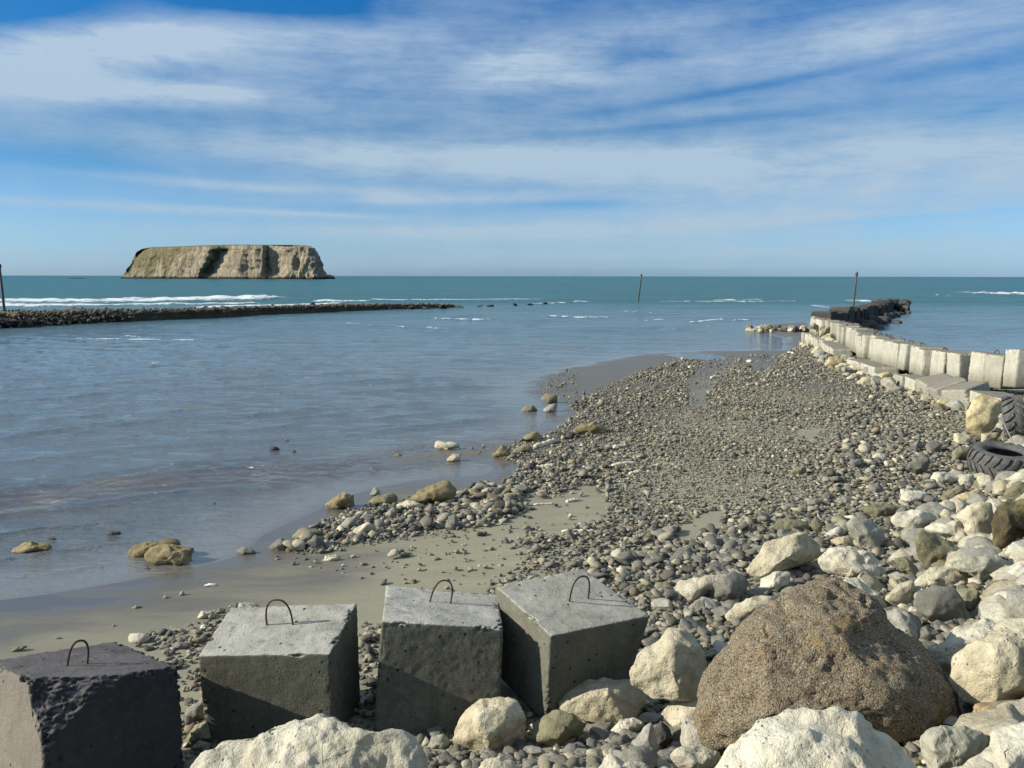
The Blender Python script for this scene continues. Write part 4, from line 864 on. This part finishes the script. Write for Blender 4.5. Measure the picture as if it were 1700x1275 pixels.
post(1059.5, 499.5, 459, None, .45, .14, 'leaning marker post standing alone in open water near the middle', 1)
post(1413, 533, 455, 68.5, .2, .09, 'tall marker post in front of the dark seaward end of the groyne', 1)
# ------------------------------------------------------------ foam
# ------------------------------------------------------------ island
def island():
    D = 1150.; sc_ = D/F
    def X0(px): return (px-850)*sc_
    nu, nvv = 420, 46; V = []; gr = []
    outl = np.array([(200,458.5),(206,450),(214,441),(224,430),(234,420),(246,414.5),(262,412.5),(300,412),(340,410.5),(400,409),(470,409),(510,409),(521,411),(529,419),(536,430),(540,441),(541,450),(543,453),(552,456.5),(562,460)], float)
    xl, xr = 203., 541.
    for j in range(nu):
        u = j/(nu-1)*2*math.pi       # footprint angle; 0 = right end, pi = left, 1.5pi = front
        cx_ = math.cos(u); sy_ = math.sin(u); px = (xl+xr)/2+(xr-xl)/2*(abs(cx_)**.6)*(1 if cx_ > 0 else -1); dyf = (abs(sy_)**.4)*(1 if sy_ > 0 else -1)*45
        for k in range(nvv):
            t_ = k/(nvv-1)
            if t_ <= .86: zf = t_/.86; inset = 0.
            else: zf = 1.; inset = (t_-.86)/.14
            # left flank slopes gently, right end steep, front of left half sloping
            lf = np.clip((370-px)/170, 0, 1); back = zf**1.1*(6+34*lf)
            shx = 34*zf**1.0*np.clip(1-(px-xl)/110, 0, 1)+ (6*zf**2+14*max(0, zf-.6))*-np.clip(1-(xr-px)/40, 0, 1)
            qx = px+shx; y_off = dyf
            if dyf < 0:
                # buttresses: saw-tooth in x, pushed along with height
                g1 = (qx-zf*36); a1 = 0
                for (x0, x1, dp) in ((332, 372, 26.), (441, 472, 20.)):
                    xc = x0+ (1-zf)*(-0) ; e = (x1+ (zf-.5)*(34 if x0 < 400 else 20)*-0)
                    # slanting lower-left to upper-right edge of the recess
                    xs = x0+(zf)*38 if x0 < 400 else x0+zf*2
                    xe = (396 if x0 < 400 else 494)-(1-zf)*14
                    tt_ = (qx-xs)/(xe-xs)
                    if 0 <= tt_ <= 1: a1 = max(a1, dp*(1-tt_)**.45*min(1, tt_*7)*np.clip(1.5-1.1*tt_*(1-zf), .3, 1)*np.clip(1.15-.0*zf, 0, 1)*np.clip(zf*5+.1, 0, 1))
                y_off = dyf+a1+back
            else: y_off = dyf-back*.3
            y_off = y_off*(1-inset)-.5*(X0(qx)-X0(370))*(1-inset); px2 = qx+(370-qx)*inset*.92
            top = np.interp(px2, outl[:, 0], 460.-outl[:, 1])*sc_+CH; 
            zt = top*min(1., zf**.9) if inset == 0 else top+0*inset
            if inset == 0: zt = (np.interp(qx, outl[:, 0], 460.-outl[:, 1])*sc_+CH)*zf**.9
            V.append((X0(px2)*(D+y_off)/D, D+y_off, CH+(zt-1.0+.8*inset-CH)*(D+y_off)/D)); gr.append(np.clip(1.25-(qx-200)/190, 0, 1)*(.35+.75*zf)+ (.9 if inset > 0 else 0)+.25*max(0, zf-.85))
    V = np.array(V); i = np.arange(nu)[:, None]*nvv+np.arange(nvv-1)[None]; i2 = ((np.arange(nu)+1) % nu)[:, None]*nvv+np.arange(nvv-1)[None]
    f = np.stack([i, i2, i2+1, i+1], -1).reshape(-1, 4)
    W = V*np.array([1, 1, .5]); nz = fbm(W, .055, 3, 6, .75); rg = ridged(W, .07, 5, 4)-1.2; n = vnormals(V, f[:, [0, 1, 2]]); w_ = np.clip(V[:, 2]/6, 0, 1); rk = np.clip((V[:, 0]-X0(330))/60, .25, 1)
    hz_ = np.where(V[:, 2] > 40, .15, 1.); V = V+(n*np.array([1, 1, .15]))*((nz*4.5+rg*3.6*rk)*hz_)[:, None]
    base = np.array([X0(370), D, 0]); o = mesh_np('island', V-base, f, island_mat(), loc=base, attr={'grass': ('FLOAT', np.array(gr))}); tag(o, 'flat-topped rocky island with steep cliffs and a grassy left slope on the horizon', 'island')
    isl = o.data.materials[0]
    rocks = [(552,463,17,8.5),(537,463.5,12,8),(128,461.3,7,1.2),(141,461.2,6,1.),(215,463,14,2.5),(255,463,16,2.),(300,463.2,18,2.),(350,463.2,16,2.2),(400,463.4,20,2.2),(450,463.4,20,2.2),(500,463.6,20,2.4)]
    v, fc = proto(990, 4, .8, 9, .12)
    for k, (px, py, hw, hh_) in enumerate(rocks[:4]):
        o2 = mesh_np('skerry', v*np.array([hw*sc_, 12, hh_*sc_]), fc, isl, loc=(X0(px), D-15 if k < 2 else D, 0))
        tag(o2, ['long low rock spur trailing off the right end of the island', 'steep little rock at the right foot of the island', 'tiny low skerry left of the island', 'tiny low skerry nearest the left end of the island'][k], 'rock')
island()
# ------------------------------------------------------------ tyres, driftwood, debris
def tyre(name, R, w, hole, lug, loc, rot, lab, nl=22):
    o = bpy.data.objects.new(name, None); COL.objects.link(o); o.location = loc; o.rotation_euler = rot; tag(o, lab, 'tyre')
    prof = [(hole, -w*.32), (hole+.02, -w*.46), (hole+(R-hole)*.45, -w*.54), (R-.06, -w*.5), (R-.015, -w*.42), (R, -w*.2), (R+.004, 0), (R, w*.2), (R-.015, w*.42), (R-.06, w*.5), (hole+(R-hole)*.45, w*.54), (hole+.02, w*.46), (hole, w*.32), (hole+.03, w*.28), (R-.07, w*.36), (R-.06, 0), (R-.07, -w*.36), (hole+.03, -w*.28)]
    n_ = 72; V = []; 
    for i in range(n_):
        a = 2*math.pi*i/n_
        for r, z in prof: V.append((r*math.cos(a), r*math.sin(a), z))
    m_ = len(prof); F_ = [(i*m_+k, ((i+1) % n_)*m_+k, ((i+1) % n_)*m_+(k+1) % m_, i*m_+(k+1) % m_) for i in range(n_) for k in range(m_)]
    mesh_py('carcass', V, F_, M['rubber'], o)
    V = []; F_ = []
    for i in range(nl):
        for sd_ in (-1, 1):
            a0 = 2*math.pi*(i+(.5 if sd_ > 0 else 0))/nl; b0 = len(V)
            for (t_, z) in ((0, .02), (.55, .28), (.85, .5)):
                for da in (-.2, .2):
                    a = a0+(t_*.8+da)*2*math.pi/nl
                    for r in (R-.02 if z < .45 else R-.05, (R+lug) if z < .45 else R+lug*.3): V.append((r*math.cos(a), r*math.sin(a), sd_*z*w))
            for s_ in (0, 4):
                q = b0+s_; F_ += [(q+1, q+5, q+7, q+3), (q, q+1, q+3, q+2)][:1]+[(q, q+4, q+5, q+1), (q+2, q+3, q+7, q+6)]
            F_ += [(b0, b0+1, b0+3, b0+2), (b0+8, b0+10, b0+11, b0+9)]
    mesh_py('tread', V, F_, M['rubber'], o, smooth=False); return o
g1, d1 = ground_hit(1680, 792)
ty = tyre('tyre', .62, .44, .33, .03, (g1[0]+.16, g1[1]+.55, g1[2]+.22), (.10, -.04, .3), 'worn black tyre lying flat on the boulders at the right edge', 24)
g2, d2 = ground_hit(1690, 752)
tyre('tyre', .50, .42, .27, .045, (g2[0]+.42, g2[1]+.9, g2[2]+.62), (0.1, math.pi/2-.15, -.42), 'upright black tyre with heavy tread lugs standing behind the lying one', 16)
pts = [P(1663, 690, d2-.35), P(1672, 712, d2-.55), P(1683, 735, d2-.75), P(1688, 748, d2-.9)]
V_, F_ = tube([p-pts[0] for p in pts], .012, 6); o = mesh_py('strap', V_, F_, M['rope'], loc=pts[0]); tag(o, 'thin grey strap hanging down from the upright tyre onto the lying one', 'strap')
def stick(name, pa, pb, rad, mat, lab, cat, lift=.5, grp=None, jag=.2, flat=1.0):
    a, _ = ground_hit(*pa); b, _ = ground_hit(*pb); a = a+[0, 0, rad*lift]; b = b+[0, 0, rad*lift]; pts = []; k_ = 12
    for t_ in np.linspace(0, 1, k_): pts.append((b-a)*t_+np.array([0, 0, 1])*rad*jag*math.sin(t_*7+pa[0]))
    rr_ = [rad*(.55 if i_ in (0, k_-1) else 1)*(1+.22*math.sin(i_*2.3+pa[1])) for i_ in range(k_)]
    V_, F_ = tube(pts, rr_, 12); V_ = np.array(V_); V_ = V_+fbm(V_, .6/rad, pa[0], 3)[:, None]*rad*.12; V_[:, 2] *= flat
    o = mesh_py(name, V_, F_, M[mat], loc=a); tag(o, lab, cat, grp); return o
STK = [((889,778),(921,776),.055,'flat pale driftwood piece farthest left on the shingle'),((888,744),(923,734),.07,'pale driftwood log beside the long yellow-topped boulder'),((1016,774),(1060,770),.05,'forked pale driftwood stick in the middle of the shingle'),((1045,788),(1065,785),.045,'short pale driftwood stub under the forked stick'),((886,839),(919,837),.022,'thin white stick on the bare sand patch'),((940,834),(962,831),.035,'thick white stick right of the thin white one'),((933,883),(984,884),.03,'long pale stick among the pebbles below the sand patch'),((1018,745),(1040,741),.05,'pale stick high on the shingle'),((1240,600),(1248,601),.07,'small pale stick at the far sand channel'),((1308,586),(1318,587),.07,'small white stick by the rocks at the far end of the beach'),((1180,628),(1195,626),.06,'pale stick at the edge of the sand channel'),((540,929),(562,925),.03,'pale flat stick on the sand under the shore rocks')]
for a, b, r, lab in STK: stick('driftwood', a, b, r, 'drift', lab, 'driftwood')
# squared timber bottom right
ga, da = ground_hit(1632, 1212); gb = P(1760, 1180, da+.55)
def plank():
    a = P(1634, 1192, da-.12); b = P(1790, 1176, da+.25); ax_ = (b-a)/np.linalg.norm(b-a); up = np.array([0, 0, 1.]); sdv = np.cross(ax_, up); sdv /= np.linalg.norm(sdv); up = np.cross(sdv, ax_); L_ = np.linalg.norm(b-a); v, f = cube_mesh(24, 1.4, 77, .05, .02)
    w = a+(v[:, 0:1]+.5)*L_*ax_+v[:, 1:2]*.16*sdv+v[:, 2:3]*.13*up; base = w.min(0); o = mesh_np('timber', w-base, f, M['wood'], loc=base); tag(o, 'brown weathered timber beam wedged under the broad cream boulder', 'timber')
plank()
gd, dd_ = ground_hit(350, 973)
v, f = proto(1234, 3, .5, 5, .3); o = mesh_np('plastic_debris', v*np.array([.085, .04, .03]), f, M['plastic'], loc=gd+[0, 0, .012]); tag(o, 'small white plastic scrap lying on the open sand', 'debris')
# ------------------------------------------------------------ world + sun
SUN_AZ = math.radians(7); SUN_EL = math.radians(27)
sdir = Vector((-math.cos(SUN_AZ)*math.cos(SUN_EL), -math.sin(SUN_AZ)*math.cos(SUN_EL), math.sin(SUN_EL)))
ld = bpy.data.lights.new('sun', 'SUN'); ld.energy = 5.0; ld.angle = math.radians(.5); ld.color = (1, .93, .79); lo = bpy.data.objects.new('sun', ld); COL.objects.link(lo); lo.rotation_euler = sdir.to_track_quat('Z', 'Y').to_euler()
W = bpy.data.worlds.new('World'); SC.world = W; W.use_nodes = True; nt = W.node_tree; nt.nodes.clear(); g = G(nt)
out = g.n('ShaderNodeOutputWorld'); bg = g.n('ShaderNodeBackground'); nt.links.new(bg.outputs[0], out.inputs[0])
sky = g.n('ShaderNodeTexSky', sky_type='NISHITA'); sky.sun_disc = False; sky.sun_elevation = SUN_EL; sky.sun_rotation = math.radians(-97); sky.air_density = 1.0; sky.dust_density = .6; sky.ozone_density = 2.2; sky.altitude = 0
tc = g.n('ShaderNodeTexCoord').outputs['Generated']; sp = g.n('ShaderNodeSeparateXYZ'); g.put(sp.inputs[0], tc)
az = g.math('ARCTAN2', sp.outputs[0], sp.outputs[1]); el = g.math('ARCSINE', sp.outputs[2])
def ang(px, py):
    r = ray(px, py); r = r/np.linalg.norm(r); return math.atan2(r[0], r[1]), math.asin(r[2])
zc = g.math('ADD', g.math('MAXIMUM', sp.outputs[2], 0), .09)
cv = g.n('ShaderNodeCombineXYZ'); g.put(cv.inputs[0], g.math('DIVIDE', sp.outputs[0], zc)); g.put(cv.inputs[1], g.math('DIVIDE', sp.outputs[1], zc))
def mp(vec, sc, rot=0.):
    m_ = g.n('ShaderNodeMapping'); g.put(m_.inputs[0], vec); m_.inputs['Scale'].default_value = sc; m_.inputs['Rotation'].default_value = (0, 0, rot); return m_.outputs[0]
av = g.n('ShaderNodeCombineXYZ'); g.put(av.inputs[0], az); g.put(av.inputs[1], el)
st1 = g.noise(mp(av.outputs[0], (2.6, 22, 1), .06), 1.0, 8, .68, .6); st2 = g.noise(mp(av.outputs[0], (11, 75, 1), .07), 1.0, 7, .72, 1.0); st3 = g.noise(mp(av.outputs[0], (7, 14, 1), .3), 1.5, 7, .6, .3)
BL = [(215,72,170,34,.10,1.0),(150,152,230,17,.02,.95),(45,120,110,42,.12,.9),(860,104,85,26,.12,.8),(960,128,150,16,.05,.6),(1060,62,150,30,.1,.5),(1350,75,240,28,.1,.5),(600,60,260,42,.04,.42),(620,150,420,60,.0,.28),(1420,285,520,62,.03,.85),(900,270,420,26,0,.85),(480,245,330,26,0,.35),(250,346,300,8,-.02,.7),(520,356,120,4,-.03,.6),(700,333,220,7,.01,.5),(1150,375,420,22,.04,.7),(640,385,420,14,.0,.55),(1300,415,700,14,.02,.5),(330,305,160,7,-.04,.4),(560,318,220,10,-.02,.5),(1250,170,500,30,.1,.25),(1600,70,250,60,.1,.35),(1150,441,330,4.5,0,.35),(330,152,90,12,.0,.4),(240,60,120,16,.06,.3)]
NG = [(1260,142,260,8,.12,.38),(1600,108,200,14,.08,.4),(950,338,120,9,.0,.6),(1150,205,300,9,.06,.35),(1500,362,260,6,.05,.45),(470,12,170,22,0,.5),(40,25,160,34,.1,.6),(110,265,150,20,0,.3)]
def blob(px, py, rx, ry, tilt, k):
    a0, e0 = ang(px, py); kx = F/rx; ky = F/ry; da = g.math('SUBTRACT', az, a0); de = g.math('SUBTRACT', g.math('SUBTRACT', el, e0), g.math('MULTIPLY', da, tilt)); q = g.math('ADD', g.math('POWER', g.math('ABSOLUTE', g.math('MULTIPLY', da, kx)), 2.), g.math('POWER', g.math('ABSOLUTE', g.math('MULTIPLY', de, ky)), 2.))
    return g.math('MULTIPLY', g.math('EXPONENT', g.math('MULTIPLY', q, -1.)), k)
tot = None
for b_ in BL: q = blob(*b_); tot = q if tot is None else g.math('ADD', tot, q)
for b_ in NG: tot = g.math('SUBTRACT', tot, blob(*b_))
mod = g.math('ADD', g.math('ADD', g.math('MULTIPLY', st1, .9), g.math('MULTIPLY', st2, .6)), g.math('MULTIPLY', st3, 1.0)); mod = g.math('SUBTRACT', mod, 1.25)   # about -.5..+.5
wide = g.math('ADD', g.rng(el, .0, .3, .20, .15), g.math('SUBTRACT', g.rng(el, .31, .45, 0, .95), g.rng(el, .7, 1.2, 0, .6)))
dns = g.math('ADD', g.math('ADD', g.math('MULTIPLY', tot, g.math('ADD', 1., g.math('MULTIPLY', mod, 1.2))), g.math('MULTIPLY', mod, .55)), wide)
cl = g.rng(dns, .0, 1.1, 0, .93)
tr = g.n('ShaderNodeValToRGB'); g.put(tr.inputs[0], g.math('DIVIDE', el, .8, clamp=True)); e_ = tr.color_ramp.elements; e_[0].color = (.44,.72,1.3,1); e_[1].color = (.75,.88,1,1); e_[1].position = 1
for p_, c_ in ((.045, (.42,.68,1.12,1)), (.185, (.22,.47,.69,1)), (.385, (.07,.45,.80,1)), (.6, (.6,.8,1,1))): q_ = e_.new(p_); q_.color = c_
tint = tr.outputs[0]
skyc = g.mix(1., sky.outputs[0], tint, 'MULTIPLY')
# cloud brightness in the physical units of the sky texture
cc = g.mix(g.rng(el, 0, .3), (2.7,3.6,4.4), (3.2,4.05,5.0))
g.put(bg.inputs[0], g.mix(cl, skyc, cc)); bg.inputs[1].default_value = .1
# ------------------------------------------------------------ camera
cd = bpy.data.cameras.new('camera'); cd.sensor_width = 36; cd.lens = 36*F/1700; cd.clip_start = .05; cd.clip_end = 80000; co = bpy.data.objects.new('camera', cd); COL.objects.link(co)
co.location = (0, 0, CH); co.rotation_euler = (math.pi/2-PIT, math.radians(-.08), 0); SC.camera = co
SC.view_settings.view_transform = 'Standard'; SC.view_settings.look = 'None'; SC.view_settings.exposure = .6; SC.view_settings.gamma = 1
SC.cycles.max_bounces = 5
